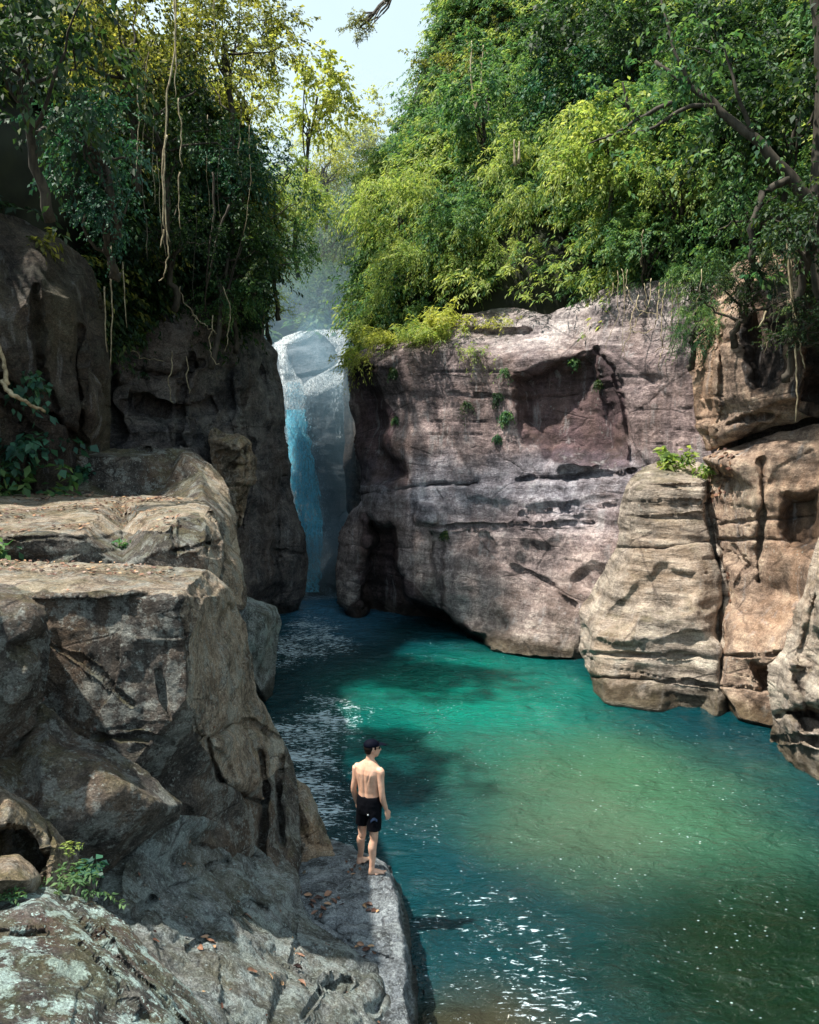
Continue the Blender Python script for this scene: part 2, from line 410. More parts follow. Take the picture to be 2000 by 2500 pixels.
# --- right bank ---
relief('right_cliff',
  [(856,905,30.6),(870,870,30.8),(917,842,30.5),(1000,832,29.8),(1100,806,29.3),(1124,772,29.6),(1180,756,30),(1245,750,29.8),(1330,768,28.6),
   (1400,742,28),(1450,716,27.6),(1520,696,27),(1620,680,26),(1740,690,25),(1800,820,24),(1800,1150,23.6),(1740,1400,23.5),(1600,1640,Z(-.5)),(1470,1660,Z(-.6)),
   (1400,1640,Z(-.6)),(1330,1630,Z(-.6)),(1252,1625,Z(-.5)),(1142,1590,Z(-.5)),(1060,1560,Z(-.5)),(960,1545,Z(-.5)),(861,1536,Z(-.5)),(850,1500,30.6),(826,1465,31),(818,1400,31.3),(826,1330,31.5),(846,1262,31.4),
   (884,1220,31.3),(878,1150,31.2),(862,1030,31),(853,950,31)],
  [(905,905,29.6),(1000,860,28.8),(1125,850,28.2),(1250,880,27.6),(1400,850,27.2),(1460,850,26.4),(1380,790,28),
   (920,1180,29.6),(1010,1180,28.6),(1165,1176,27.6),(1280,1166,26.9),(1450,1158,25.9),(1545,1150,25.2),(1600,900,25.2),
   (905,1260,29.7),(1030,1290,28.1),(1165,1280,27.1),(1300,1280,26.2),(1450,1275,25.5),(1060,1400,27.6),(1200,1450,26.2),(1320,1440,25.6),
   (1120,1500,27.1),(1250,1540,25.4),(1350,1525,24.9),(1430,1480,24.6),(1395,1612,Z(.03)),(1300,1606,Z(.03)),(1350,1612,Z(.02)),(1240,1598,Z(.05)),(1180,1588,Z(.05)),(960,1520,29.1),(862,1400,30.6),(1100,1550,27.5)],
  M_cliff, step=4.5, roll=.45, thick=5, sm=2, amp=.13, freq=.55, strata=.055, sfreq=1.1, vstr=.06, ridge=.03, label=None, kind='structure',
  bumps=[([(780,860),(925,880),(935,960),(960,1060),(1015,1185),(780,1210)],.9,34),
         ([(895,1240),(968,1280),(975,1340),(990,1390),(1014,1437),(1056,1479),(1095,1500),(1150,1535),(1200,1565),(1200,1640),(860,1640),(880,1400)],2.0,26),
         ([(1240,915),(1360,868),(1462,852),(1500,910),(1532,1000),(1545,1100),(1540,1150),(1330,1140),(1240,1040)],.85,58),
         ([(1400,1390),(1450,1372),(1500,1385),(1500,1430),(1440,1450),(1395,1430)],.25,40),
         ([(1045,1290),(1080,1300),(1088,1400),(1100,1480),(1080,1480),(1062,1420),(1040,1350)],.45,12),
         ([(1012,1225),(1050,1222),(1078,1250),(1070,1285),(1010,1285),(1003,1255)],-.4,16),
         ([(1125,1176),(1560,1146),(1560,1235),(1440,1236),(1270,1252),(1150,1235)],-.14,26),
         ([(1260,1250),(1450,1236),(1545,1232),(1545,1276),(1440,1278),(1281,1284)],-.08,18),
         ([(1250,1300),(1380,1300),(1430,1380),(1360,1450),(1260,1400)],.18,40),
         ([(1380,1080),(1440,1085),(1470,1120),(1450,1150),(1360,1150),(1350,1110)],-.35,20)],
  cuts=[([(885,1207),(930,1200),(1000,1192),(1080,1182),(1165,1178)],3.2,.4),
        ([(1262,1170),(1340,1168),(1450,1158),(1548,1150)],3,.28),
        ([(1040,1288),(1160,1285),(1281,1282),(1450,1276)],2.6,.18),([(1268,1254),(1360,1246),(1500,1234)],2.6,.16),
        ([(1100,960),(1300,975),(1420,960)],4,.1),([(1142,800),(1200,812),(1290,808)],5,.4),
        ([(1455,850),(1495,905),(1530,1000),(1540,1120)],5,.35),
        ([(1050,1300),(1056,1380),(1075,1450)],6,.25),([(1180,1310),(1240,1380),(1330,1420),(1400,1480)],5,.2),
        ([(860,1330),(940,1345),(1010,1340)],3,.15),([(870,1420),(960,1430)],3,.15)],
  zones=[([(860,880),(925,890),(935,960),(960,1060),(1015,1185),(880,1200)],20,1.0),([(1240,915),(1360,868),(1462,852),(1500,910),(1532,1000),(1545,1100),(1540,1150),(1330,1130),(1260,1040)],40,.9),([(890,1260),(968,1290),(990,1390),(1056,1479),(1150,1535),(1200,1600),(840,1600),(870,1400)],14,1.)])  # zones paint the shade of left edge, alcove and undercut
relief('rock_buttress',
  [(1520,1215,22.6),(1530,1190,22.8),(1550,1158,23),(1575,1136,23.4),(1610,1122,23.8),(1684,1119,23.9),(1730,1128,23.8),(1755,1150,23.6),(1775,1300,22.6),(1800,1450,21.6),(1815,1600,20.6),(1815,1790,Z(-.6)),
   (1689,1775,Z(-.6)),(1606,1762,Z(-.6)),(1484,1745,Z(-.6)),(1448,1700,Z(-.1)),(1440,1650,21.8),(1428,1610,22.2),(1408,1587,22.6),(1422,1535,22.8),(1415,1492,23),(1445,1446,23.2),(1478,1384,23.3),(1503,1340,23.2),(1512,1256,22.8)],
  [(1560,1195,21.9),(1640,1180,21.8),(1720,1190,22),(1560,1330,21.5),(1640,1325,21.4),(1725,1330,21.6),(1530,1390,21.6),(1600,1420,20.9),(1700,1410,20.8),
   (1480,1470,21.9),(1560,1480,20.8),(1700,1500,20.4),(1440,1540,21.8),(1560,1560,20.5),(1700,1580,20.2),(1450,1600,21.3),(1600,1605,20.15),(1745,1608,19.9),(1465,1650,21),(1620,1660,20.1),(1750,1672,19.7),(1484,1715,Z(0.05)),(1606,1734,Z(.05)),(1750,1750,Z(.05))],
  M_butt, step=4, roll=.5, thick=3.5, sm=5, amp=.07, freq=.8, strata=.06, sfreq=2.2, ridge=.03,
  cuts=[([(1515,1258),(1600,1262),(1730,1258)],3,.16),([(1506,1338),(1600,1340),(1700,1330),(1735,1326)],3,.22),([(1525,1180),(1620,1185),(1730,1186)],2.6,.2),
        ([(1540,1160),(1640,1158),(1730,1162)],2.2,.14),([(1525,1225),(1640,1222),(1725,1226)],2,.1),([(1425,1592),(1500,1596),(1640,1600),(1745,1604)],3,.25),([(1450,1652),(1634,1663),(1760,1675)],3.2,.28),
        ([(1745,1128),(1742,1200),(1733,1256),(1742,1340),(1752,1395),(1764,1451),(1757,1535),(1760,1590),(1768,1680),(1780,1760)],6,.55)],
  bumps=[([(1580,1390),(1620,1376),(1700,1385),(1730,1450),(1700,1490),(1560,1500),(1480,1500),(1520,1440)],.16,26),
         ([(1440,1545),(1560,1500),(1700,1480),(1740,1500),(1740,1560),(1500,1590)],-.18,22)],
  label='pale banded rock buttress with rounded top standing at the foot of the right cliff', cat='rock')
relief('right_wall',
  [(1712,1118,22.2),(1773,1096,21.8),(1856,1068,21.2),(1940,1046,20.6),(2000,1034,20),(2200,1000,17),(2700,950,12),(2900,1500,9),(2900,2100,Z(-1)),(2300,2000,Z(-.8)),(2000,1850,Z(-.7)),(1873,1805,Z(-.7)),(1780,1785,Z(-.7)),(1755,1700,20.3),
   (1750,1600,20.6),(1748,1450,21.8),(1735,1340,22.6),(1728,1250,22.8),(1735,1150,22.9)],
  [(1770,1130,21.2),(1860,1110,20.6),(1960,1080,20),(1850,1200,20.4),(1855,1400,20.5),(1940,1220,19.7),(2000,1300,19),(1790,1400,21),(1800,1460,20.8),(1900,1450,20),(1900,1590,18.7),(1780,1600,19.6),(1760,1690,19.5),(1879,1690,18.9),
   (1800,1757,Z(.05)),(1873,1776,Z(.05)),(2000,1480,18.4),(2000,1700,17.8),(2300,1500,14),(2500,1300,12.5)],
  M_warm, step=4.5, roll=.35, thick=4, sm=3, amp=.09, freq=.7, strata=.06, sfreq=1.6, ridge=.04, kind='structure',
  cuts=[([(1858,1130),(1862,1210),(1856,1300),(1852,1420)],7,.4),([(1750,1320),(1850,1318),(1960,1325)],3.2,.2),([(1765,1280),(1850,1268),(1990,1262)],3,.15),([(1760,1160),(1790,1165)],9,.4),([(1790,1330),(1830,1380),(1790,1430)],3,.15),
        ([(1760,1601),(1840,1600),(1912,1594)],3.2,.3),([(1760,1672),(1880,1687)],3.2,.25),([(1980,1100),(1900,1140),(1880,1180)],3,.1)],
  bumps=[([(1905,1190),(2010,1180),(2030,1350),(1920,1360),(1900,1300)],.7,40),([(1835,1610),(1930,1600),(1930,1680),(1860,1700)],.9,20)],
  zones=[([(1908,1195),(2020,1185),(2030,1340),(1930,1350),(1900,1290)],24,1.)])  # zone paints the shadow patch into the rock colour
relief('overhanging_block',
  [(1682,900,24.2),(1692,828,24.4),(1712,783,24.6),(1740,700,24.6),(1800,640,24),(1950,600,23),(2200,560,20),(2700,500,16),(2700,930,14),(2200,985,18),(2000,1018,20.4),(1940,1030,20.8),(1856,1052,21.4),(1773,1080,22.1),(1725,1104,22.8),(1705,1040,23.3),(1695,960,23.5)],
  [(1740,900,21.8),(1760,780,22),(1780,1050,21.4),(1850,760,21.2),(1860,1000,20.6),(1950,750,20.2),(1960,960,19.8),(2100,800,18),(2200,700,17.5)],
  M_warm, step=4.5, roll=.22, thick=4, sm=3, amp=.1, freq=.7, strata=.05, ridge=.07, vstr=.12, kind='structure', seed=3,
  cuts=[([(1760,790),(1758,900),(1762,1000),(1750,1090)],4,.25),([(1775,1040),(1820,1026),(1880,1022)],3.5,.35),([(1700,900),(1730,1000),(1745,1090)],4,.2)],
  bumps=[([(1810,700),(1910,700),(1925,900),(1890,960),(1830,972),(1805,900)],.6,40),([(1960,600),(2200,600),(2200,1040),(1960,990),(1945,850)],1.6,50)],
  zones=[([(1805,690),(1915,690),(1925,880),(1890,950),(1835,965),(1808,880)],20,1.),([(1945,560),(2700,560),(2700,1000),(2000,1010),(1930,960)],30,1.)])  # zones paint foliage shade and the black shadow at the right edge
relief('cliff_back', [(1650,640,27),(3000,300,19),(3000,1500,15),(1700,1600,24)], [], M_dark, step=22, roll=0, thick=2, sm=0, amp=.2, freq=.5, kind='structure', seed=6)
relief('rock_spur',
  [(2060,1290,16.4),(2000,1300,16.6),(1984,1340,16.7),(1968,1423,16.8),(1934,1535,17),(1892,1635,17.2),(1882,1729,17.3),(1880,1813,17.1),(1890,1875,Z(-.4)),(1960,1935,Z(-.5)),(2060,2000,Z(-.6)),(2300,2100,Z(-.7)),(2600,2000,11),(2600,1300,13),(2300,1230,15)],
  [(2010,1400,15.8),(1975,1500,15.9),(1930,1640,16.2),(1915,1720,16.3),(1915,1800,16.2),(1905,1855,Z(.05)),(1990,1600,15.4),(2000,1750,15.2),(1990,1905,Z(.05)),(2100,1700,14),(2200,1500,13)],
  M_butt, step=4.5, roll=.5, thick=3, sm=4, amp=.13, freq=.9, strata=.04, ridge=.06, seed=5,
  cuts=[([(1900,1745),(1950,1735),(2010,1750)],9,.6),([(1885,1805),(1950,1800),(2010,1815)],5,.3),([(1995,1450),(1965,1560),(1945,1660),(1975,1740)],8,.4)],
  bumps=[([(1915,1745),(2010,1700),(2060,1780),(1960,1790)],.8,18)],
  label='rugged pale rock spur at the right edge with dark hollows rising from the water', cat='rock')
# --- gorge and waterfall ---
relief('waterfall_wall',
  [(600,900,41),(640,862,41),(672,838,41),(743,812,41),(803,800,41.5),(850,806,41),(930,840,40),(930,1480,Z(-.6)),(800,1470,Z(-.5)),(600,1490,Z(-.5))],
  [(690,900,39.8),(700,870,40),(780,850,40),(840,860,40),(700,922,39.6),(830,915,39.4),(700,940,38.6),(760,965,38.2),(840,950,38.2),(760,1000,37.8),(700,1200,37.2),(840,1200,37.2),(760,1380,36.8),(850,1400,36.8),(650,1300,37)],
  M_fall, step=4, roll=.5, thick=5, sm=2, amp=.18, freq=.5, strata=.05, kind='structure', ridge=.08, seed=8,
  cuts=[([(685,925),(760,918),(835,905)],4,.5),([(800,822),(838,870),(828,900)],3,.2),([(690,900),(705,940)],5,.3)])
relief('gorge_wall',
  [(842,870,37),(870,860,33),(920,900,32),(920,1280,32),(880,1262,32.4),(850,1256,35),(845,1200,36),(838,1100,36.4),(845,1000,36.6),(842,930,37)],
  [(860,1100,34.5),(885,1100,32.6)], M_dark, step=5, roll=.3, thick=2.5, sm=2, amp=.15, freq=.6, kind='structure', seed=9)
relief('boulder', [(785,1395,35.8),(800,1365,36),(822,1345,36.2),(850,1350,36),(862,1420,35.6),(862,1460,Z(-.3)),(745,1460,Z(-.3)),(760,1425,35.2)],
  [(822,1390,35),(790,1420,34.8),(840,1440,34.8)], M_fall, step=4, roll=.2, thick=1.2, amp=.08, freq=1, blocks=.1, seed=11,
  label='wedge shaped wet boulder at the foot of the waterfall', cat='boulder')
relief('left_tower',
  [(560,850,31),(585,812,31.5),(612,803,32),(645,820,32.4),(675,858,32.6),(690,932,32.6),(697,1002,32.4),(693,1077,32.2),(711,1135,32.2),(708,1193,32),(721,1233,32),(742,1309,31.8),(752,1373,31.6),(746,1448,31.6),(722,1500,31.4),(705,1525,Z(-.4)),(640,1530,Z(-.4)),(560,1500,27),(540,1300,27),(540,1000,29)],
  [(640,880,31),(655,1000,30.8),(660,1150,30.4),(600,1000,29.6),(600,1200,28.4),(680,1230,30.6),(720,1330,30.7),(700,1250,31),(690,1420,30.2),(620,1420,28.4),(600,900,30)],
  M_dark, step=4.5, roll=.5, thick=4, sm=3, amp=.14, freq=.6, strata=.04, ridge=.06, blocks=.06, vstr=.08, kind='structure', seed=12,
  cuts=[([(690,1160),(678,1250),(672,1340),(676,1380)],5,.4),([(676,1348),(745,1352)],3,.25),([(600,860),(640,900),(655,960)],5,.3),([(615,1080),(608,1200),(590,1280)],6,.4),([(560,940),(560,1130)],5,.3)])
relief('mossy_rock', [(505,1065,25.5),(520,1040,25.6),(545,1052,25.4),(570,1062,25.3),(585,1055,25.3),(612,1078,25.3),(620,1110,25.4),(612,1160,25.4),(603,1230,25.2),(588,1290,25),(560,1290,24.8),(545,1200,24.8),(520,1130,24.8)],
  [(560,1090,24.3),(590,1100,24.4),(592,1180,24.4),(575,1240,24.3)], M_slope, step=4, roll=.25, thick=1.5, amp=.1, freq=1.1, strata=.12, sfreq=3, blocks=.12, seed=14,
  cuts=[([(530,1110),(600,1105)],4,.4),([(560,1140),(600,1135)],4,.4),([(598,1080),(592,1200),(580,1290)],3,.3)],
  label='stacked mossy rock shelf catching sun beside the dark tower', cat='rock')
relief('left_back_wall',
  [(180,600,27),(400,560,28),(640,640,30),(650,850,31),(600,1000,29),(600,1200,27.5),(560,1320,26),(150,1320,24),(150,900,25)],
  [(300,800,25.6),(420,800,26),(520,800,27),(300,1050,24.8),(450,1050,25),(540,1050,26.5),(430,950,26)],
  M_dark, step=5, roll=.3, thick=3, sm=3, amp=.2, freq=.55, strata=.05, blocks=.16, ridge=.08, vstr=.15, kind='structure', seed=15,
  cuts=[([(320,980),(430,1000),(520,990)],9,.8),([(470,870),(450,960),(440,1080)],7,.5),([(560,900),(565,1050)],8,.5),([(330,900),(420,905),(500,890)],5,.3),([(270,780),(285,1060)],10,.8)])
relief('left_rock_wall',
  [(-700,450,13),(-200,430,15),(60,540,18),(150,585,18.5),(215,635,19),(250,720,19.4),(262,830,19.4),(272,950,19.3),(268,1100,19),(220,1280,18.6),(-200,1290,16.6),(-700,1300,12)],
  [(100,700,16.9),(180,720,17.4),(210,850,17.7),(225,1000,17.9),(100,900,16.9),(0,800,16.3),(0,1000,16.6),(120,1060,17.2),(-200,800,14.4)],
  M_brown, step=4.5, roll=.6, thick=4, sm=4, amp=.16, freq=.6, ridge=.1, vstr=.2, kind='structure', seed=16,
  cuts=[([(0,940),(60,975),(120,1010),(180,1060),(205,1095)],8,.5),([(90,700),(95,900),(140,1000)],8,.3),([(200,800),(195,1080)],6,.4),([(0,980),(100,1060)],5,.2)])
relief('flat_topped_boulder',
  [(80,1150,18.6),(110,1118,19),(170,1098,19.4),(330,1091,19.6),(440,1096,19.4),(480,1104,19.2),(512,1132,18.8),(546,1165,18.6),(562,1200,18.2),(578,1262,17.4),(586,1330,16.6),(596,1400,16),(604,1480,15.4),(560,1500,14.5),(520,1400,14.6),(500,1260,15.5),(300,1240,17.4),(60,1240,17.4)],
  [(170,1112,18.2),(330,1104,18.25),(450,1110,18.2),(490,1150,18.0),(200,1180,18.15),(400,1195,18.1),(170,1108,18.3),(300,1215,18.1),(530,1220,17.2),(555,1300,16.2),(565,1400,15.2)],
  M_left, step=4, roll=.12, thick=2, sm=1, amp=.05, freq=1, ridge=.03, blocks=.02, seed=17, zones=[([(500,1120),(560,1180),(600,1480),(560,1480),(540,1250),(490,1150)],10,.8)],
  label='broad grey boulder with flat mossy top at the back of the left ledges', cat='boulder')
relief('grey_boulder',
  [(560,1440,20.6),(598,1453,20.8),(644,1469,21),(674,1482,21.2),(688,1515,21.2),(681,1570,21),(669,1657,20.8),(664,1735,Z(-.4)),(560,1740,Z(-.5)),(540,1600,19.5)],
  [(600,1480,19.9),(650,1500,20.2),(650,1600,20),(640,1690,19.8),(590,1600,19)], M_grey, step=4, roll=.3, thick=2, sm=2, amp=.08, freq=1, blocks=.05, ridge=.04, seed=18,
  label='square shouldered grey boulder standing in the water behind the tan slope', cat='boulder')
# --- left ledges ---
relief('upper_ledge',
  [(-700,1170,15),(-250,1192,17),(0,1203,17.4),(100,1206,17.5),(300,1209,17.4),(470,1214,16.6),(508,1236,14.6),(533,1278,12.6),(548,1330,11.6),(546,1385,11.1),(532,1432,10.8),(500,1450,10.4),(0,1460,9.9),(-700,1520,7)],
  [(0,1298,10.75),(200,1300,10.75),(380,1292,10.85),(0,1306,10.45),(200,1308,10.45),(400,1300,10.5),(0,1345,10.45),(200,1348,10.45),(380,1345,10.45),(0,1385,10.75),(300,1385,10.7),(425,1260,11.7),(440,1250,12.2),(500,1262,11.6),(520,1330,11),(480,1345,10.3),(430,1340,10.3),(430,1262,11.2),(500,1400,10.4),(200,1245,13.4),(0,1245,13.4),(400,1235,13.6)],
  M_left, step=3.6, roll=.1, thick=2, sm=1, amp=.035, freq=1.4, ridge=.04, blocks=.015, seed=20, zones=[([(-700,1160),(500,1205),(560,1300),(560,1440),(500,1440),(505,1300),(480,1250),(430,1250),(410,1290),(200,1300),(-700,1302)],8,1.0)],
  cuts=[([(420,1345),(470,1335),(540,1315)],4,.2),([(425,1255),(418,1300),(432,1350)],4,.16),([(500,1250),(515,1300),(505,1350)],3.5,.14),([(0,1310),(200,1314),(420,1300)],3.5,.1)],
  bumps=[([(430,1262),(480,1250),(502,1280),(495,1335),(440,1348),(422,1300)],.14,8)],
  label='upper mossy rock ledge strewn with fallen leaves and rounded at its river end', cat='rock ledge')
relief('lower_ledge',
  [(-700,1330,9),(-200,1362,10.6),(0,1372,10.3),(200,1376,10.2),(430,1382,10.1),(505,1388,10.2),(558,1431,10.9),(580,1477,11.1),(604,1541,11.2),(616,1605,11.3),(628,1690,11.4),(663,1752,11.6),(690,1803,11.9),(712,1850,11.9),(726,1900,11.6),(734,2000,11),(735,2100,Z(1.0)),(722,2160,Z(.9)),(660,2200,Z(1.0)),
   (560,2160,Z(1.4)),(480,2100,Z(1.8)),(380,2120,8),(100,2160,7.7),(-700,2200,6)],
  [(0,1440,8.5),(150,1442,8.4),(300,1442,8.35),(425,1438,8.4),(0,1447,8.12),(150,1450,8.1),(300,1450,8.05),(0,1600,8.15),(150,1600,8.15),(470,1412,8.9),(441,1462,8.15),(452,1570,8.1),(464,1700,8.05),(499,1803,8.5),(540,1900,9),(600,1990,9.6),(0,1900,7.95),(300,1900,7.9),(200,1600,8.05),(300,1460,8.15),(150,1460,8.15),
   (520,1450,9.3),(560,1600,9.8),(585,1750,10.2),(620,1800,10.7),(640,1900,10.5),(680,1980,10.4),(560,1800,9.4),(400,2020,8.3),(560,2080,9.1),(650,2080,9.9)],
  M_left, step=3.8, roll=.12, thick=2.2, sm=1, amp=.05, freq=1.3, ridge=.05, blocks=.035, seed=21,
  cuts=[([(500,1805),(560,1770),(620,1765),(680,1800)],5,.25),([(504,1810),(540,1900),(600,1950),(640,1960)],5,.3),([(640,1840),(650,1950),(640,2060),(630,2120)],6,.35),([(690,1850),(680,1950),(690,2060)],5,.3),
        ([(440,1470),(452,1570),(465,1700),(495,1800)],4,.08),([(100,1560),(240,1640),(320,1720)],4,.06),([(230,1800),(330,1800),(420,1815)],4,.1),([(530,1440),(570,1500),(585,1560)],6,.14),([(385,1640),(395,1700),(420,1760)],4,.08)],
  bumps=[([(510,1810),(560,1775),(650,1775),(690,1830),(660,1930),(600,1945),(545,1895)],-.22,24),([(535,1435),(560,1450),(575,1500),(550,1490)],.12,8)],
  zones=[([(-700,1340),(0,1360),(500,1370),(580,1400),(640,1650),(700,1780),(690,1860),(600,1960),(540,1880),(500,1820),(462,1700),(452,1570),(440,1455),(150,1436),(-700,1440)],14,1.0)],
  label='lower rock ledge with a bright flat top and dark face sloping tan toward the river', cat='rock ledge')
relief('dark_rock', [(-600,1400,6.2),(-200,1440,7),(0,1447,7.35),(60,1455,7.4),(112,1482,7.4),(120,1560,7.5),(112,1650,7.5),(92,1725,7.5),(45,1830,7.5),(0,1900,7.4),(-200,2000,6.8),(-600,2100,5)],
  [(0,1500,6.9),(60,1490,7),(95,1530,7),(0,1580,6.8),(60,1650,6.9),(0,1750,6.85),(-150,1600,6.2)], M_left, step=4.5, roll=.2, thick=1.5, sm=2, amp=.07, freq=1.2, ridge=.06, blocks=.05, seed=22,
  label='dark rock block with pale worn top at the left edge below the ledges', cat='rock')
relief('leaning_boulder',
  [(-300,1850,6.2),(-50,1860,6.9),(30,1830,7.3),(70,1760,7.5),(95,1718,7.6),(133,1730,7.6),(191,1790,7.6),(278,1826,7.6),(348,1872,7.6),(406,1925,7.65),(446,1962,7.7),(432,2002,7.6),(377,2034,7.45),(325,2080,7.3),(249,2134,7.1),(220,2230,6.7),(0,2260,6.2),(-300,2300,5.4)],
  [(100,1850,7),(200,1850,7.1),(300,1920,7.05),(380,1960,7.15),(200,2000,6.8),(300,2040,7),(100,2050,6.6)], M_left, step=4, roll=.22, thick=1.3, sm=3, amp=.05, freq=1.6, ridge=.03, seed=23,
  label='dark lichen flecked boulder leaning against the foot of the lower ledge', cat='boulder')
relief('river_slab',
  [(249,2120,7.3),(325,2070,7.5),(377,2020,7.7),(430,1985,8.05),(500,1995,8.5),(560,2020,Z(1.9)),(610,2060,Z(1.6)),(650,2090,Z(1.3)),(725,2115,Z(.95)),(735,2200,Z(.85)),(765,2248,Z(.8)),(823,2284,Z(.75)),(880,2310,Z(.75)),(935,2345,Z(.7)),(960,2420,Z(.6)),(985,2550,Z(.6)),(1000,2800,Z(.5)),
   (450,2900,Z(1.8)),(300,2700,4.4),(200,2400,6)],
  [(300,2200,Z(2.45)),(400,2120,Z(2.2)),(480,2060,Z(2.05)),(560,2100,Z(1.75)),(640,2140,Z(1.35)),(450,2250,Z(2.05)),(540,2300,Z(1.9)),(660,2240,Z(1.35)),(720,2300,Z(1.25)),(820,2340,Z(1.1)),(890,2400,Z(1.0)),(400,2330,Z(2.25)),(500,2480,Z(2.1)),(640,2400,Z(1.65)),(780,2460,Z(1.3)),(900,2500,Z(1.0)),(560,2650,Z(2)),(850,2650,Z(1.2)),(713,2160,Z(1.15))],
  M_grey, step=4, roll=.14, thick=1.2, sm=3, amp=.05, freq=1.7, ridge=.07, blocks=.02, seed=24,
  cuts=[([(320,2250),(345,2215),(370,2195)],6,.2),([(410,2170),(470,2150),(520,2110),(560,2100)],5,.14),([(560,2240),(610,2200),(650,2220)],5,.14),([(725,2130),(728,2220),(725,2300),(724,2340)],5,.1),([(480,2260),(500,2290),(470,2310)],5,.1),
        ([(920,2460),(950,2400),(955,2380)],8,.25),([(740,2480),(800,2400),(860,2390)],5,.12),([(560,2060),(600,2085),(640,2100)],6,.2)],
  label='broad grey green slab of creased rock sloping down between the boulders and the ledge', cat='rock')
relief('river_ledge',
  [(690,2110,Z(.72)),(730,2060,Z(.6)),(790,2040,Z(.4)),(850,2068,Z(.62)),(900,2082,Z(.6)),(940,2100,Z(.5)),(968,2140,Z(.25)),(990,2200,Z(-.05)),(1008,2270,Z(-.25)),(1020,2360,Z(-.35)),(1034,2480,Z(-.4)),(1060,2700,Z(-.5)),(1060,3000,Z(-.5)),(650,3000,Z(.8)),(640,2400,Z(.75)),(660,2200,Z(.8))],
  [(790,2085,Z(.78)),(850,2088,Z(.8)),(905,2096,Z(.8)),(935,2110,Z(.8)),(952,2136,Z(.8)),(968,2190,Z(.78)),(978,2260,Z(.78)),(984,2330,Z(.76)),(990,2400,Z(.74)),(998,2500,Z(.72)),(1015,2700,Z(.7)),(740,2130,Z(.78)),(850,2200,Z(.82)),(800,2250,Z(.8)),(900,2300,Z(.8)),(880,2150,Z(.82)),(780,2170,Z(.82)),(800,2500,Z(.8))],
  M_blue, step=3.5, roll=.06, thick=.9, sm=2, amp=.03, freq=2.2, ridge=.04, blocks=.02, rough=9, seed=25,
  cuts=[([(820,2200),(825,2300)],3,.04),([(740,2230),(800,2260),(870,2310),(960,2340)],4,.06),([(975,2210),(1000,2350)],5,.08)],
  label='flat pale blue grey rock ledge at the waterline that the man stands on', cat='rock ledge')
relief('rounded_boulder',
  [(690,1960,11.8),(706,1925,11.9),(722,1902,11.9),(748,1918,11.9),(778,1968,11.8),(801,2040,11.6),(820,2095,Z(.85)),(816,2130,Z(.8)),(789,2150,Z(.78)),(736,2142,Z(.8)),(712,2110,11),(700,2030,11.4)],
  [(735,1960,11.3),(760,2010,11.15),(780,2080,11),(740,2060,10.95),(790,2110,10.95),(730,2110,10.9)], M_slope, step=3.5, roll=.2, thick=.7, sm=2, amp=.05, freq=2, ridge=.05, seed=26,
  cuts=[([(718,1990),(750,2060),(800,2060)],4,.1)],
  label='rough rounded boulder just left of the standing man', cat='boulder')
relief('arched_boulder',
  [(-300,1880,5.4),(0,1916,6.4),(58,1948,6.7),(104,1990,6.8),(150,2012,6.85),(190,2062,6.8),(205,2160,6.5),(190,2210,6.2),(60,2210,6),(-300,2250,5)],
  [(20,1960,6.2),(80,2010,6.3),(150,2060,6.4),(40,2040,6.1),(120,2120,6.1),(0,2100,5.9)], M_slope, step=3.5, roll=.2, thick=.8, sm=2, amp=.05, freq=1.8, ridge=.05, seed=27,
  bumps=[([(-20,2020),(60,2010),(105,2050),(115,2120),(90,2150),(-20,2150)],.5,14)],
  cuts=[([(104,1995),(122,2041),(118,2093),(110,2145)],5,.12)],
  label='arched tan boulder with a dark hollow at the left edge above the ferns', cat='boulder')
relief('small_boulder',
  [(-200,2080,5.2),(0,2086,5.9),(48,2086,6),(83,2110,6.05),(104,2142,6),(90,2190,5.8),(0,2210,5.6),(-200,2200,5)],
  [(30,2120,5.6),(0,2150,5.4),(70,2150,5.6)], M_slope, step=3.5, roll=.15, thick=.5, sm=2, amp=.03, freq=2.2, seed=28,
  label='small tan boulder tucked under the arched boulder at the left edge', cat='boulder')
relief('foreground_boulder',
  [(-500,2150,4.6),(-150,2190,5.2),(0,2200,5.6),(52,2158,5.9),(128,2160,5.95),(165,2184,5.9),(232,2200,5.9),(313,2256,5.85),(371,2320,5.75),(441,2396,5.6),(493,2453,5.5),(545,2510,5.4),(640,2640,5.2),(640,2900,4),(-500,2900,2.6)],
  [(0,2260,5),(100,2230,5.2),(200,2280,5.1),(300,2360,4.9),(200,2400,4.6),(400,2480,4.7),(0,2400,4.4),(100,2500,4.1),(300,2550,4.2),(450,2600,4.3),(0,2600,3.7)],
  M_lich, step=4, roll=.12, thick=.9, sm=3, amp=.04, freq=2, ridge=.035, blocks=.01, seed=29,
  cuts=[([(160,2190),(250,2290),(400,2440),(470,2520)],4,.08),([(0,2270),(60,2272),(110,2268)],3,.05),([(200,2300),(290,2390),(330,2460)],3,.04)],
  label='large lichen crusted boulder filling the bottom left corner', cat='boulder')

def left_bank():
    ys = np.arange(11.3, 31, .3); V = []; us = np.linspace(0, 1, 46)
    for y in ys:
        xe = -.205*y-.15
        for u in us:
            if u < .25: x = xe-.5*u; z = -1+3.4*(u/.25)
            else: x = xe-.12-(u-.25)**1.3*18; z = 2.4+.5*(u-.25)
            V.append((x, y, z))
    V = np.array(V); k = len(us); n = len(ys)
    V[:, 0] += .12*fbm(V, .9, 3, 71); V[:, 2] += .18*fbm(V, .8, 3, 72)-.1
    i = (np.arange(n-1)[:, None]*k+np.arange(k-1)[None, :]).ravel(); F = np.c_[i, i+1, i+k+1, i+k]
    o = mesh_obj('left_bank', V, F[:, ::-1], M_left, origin=(0, 0, 0)); o['kind'] = 'structure'
left_bank()
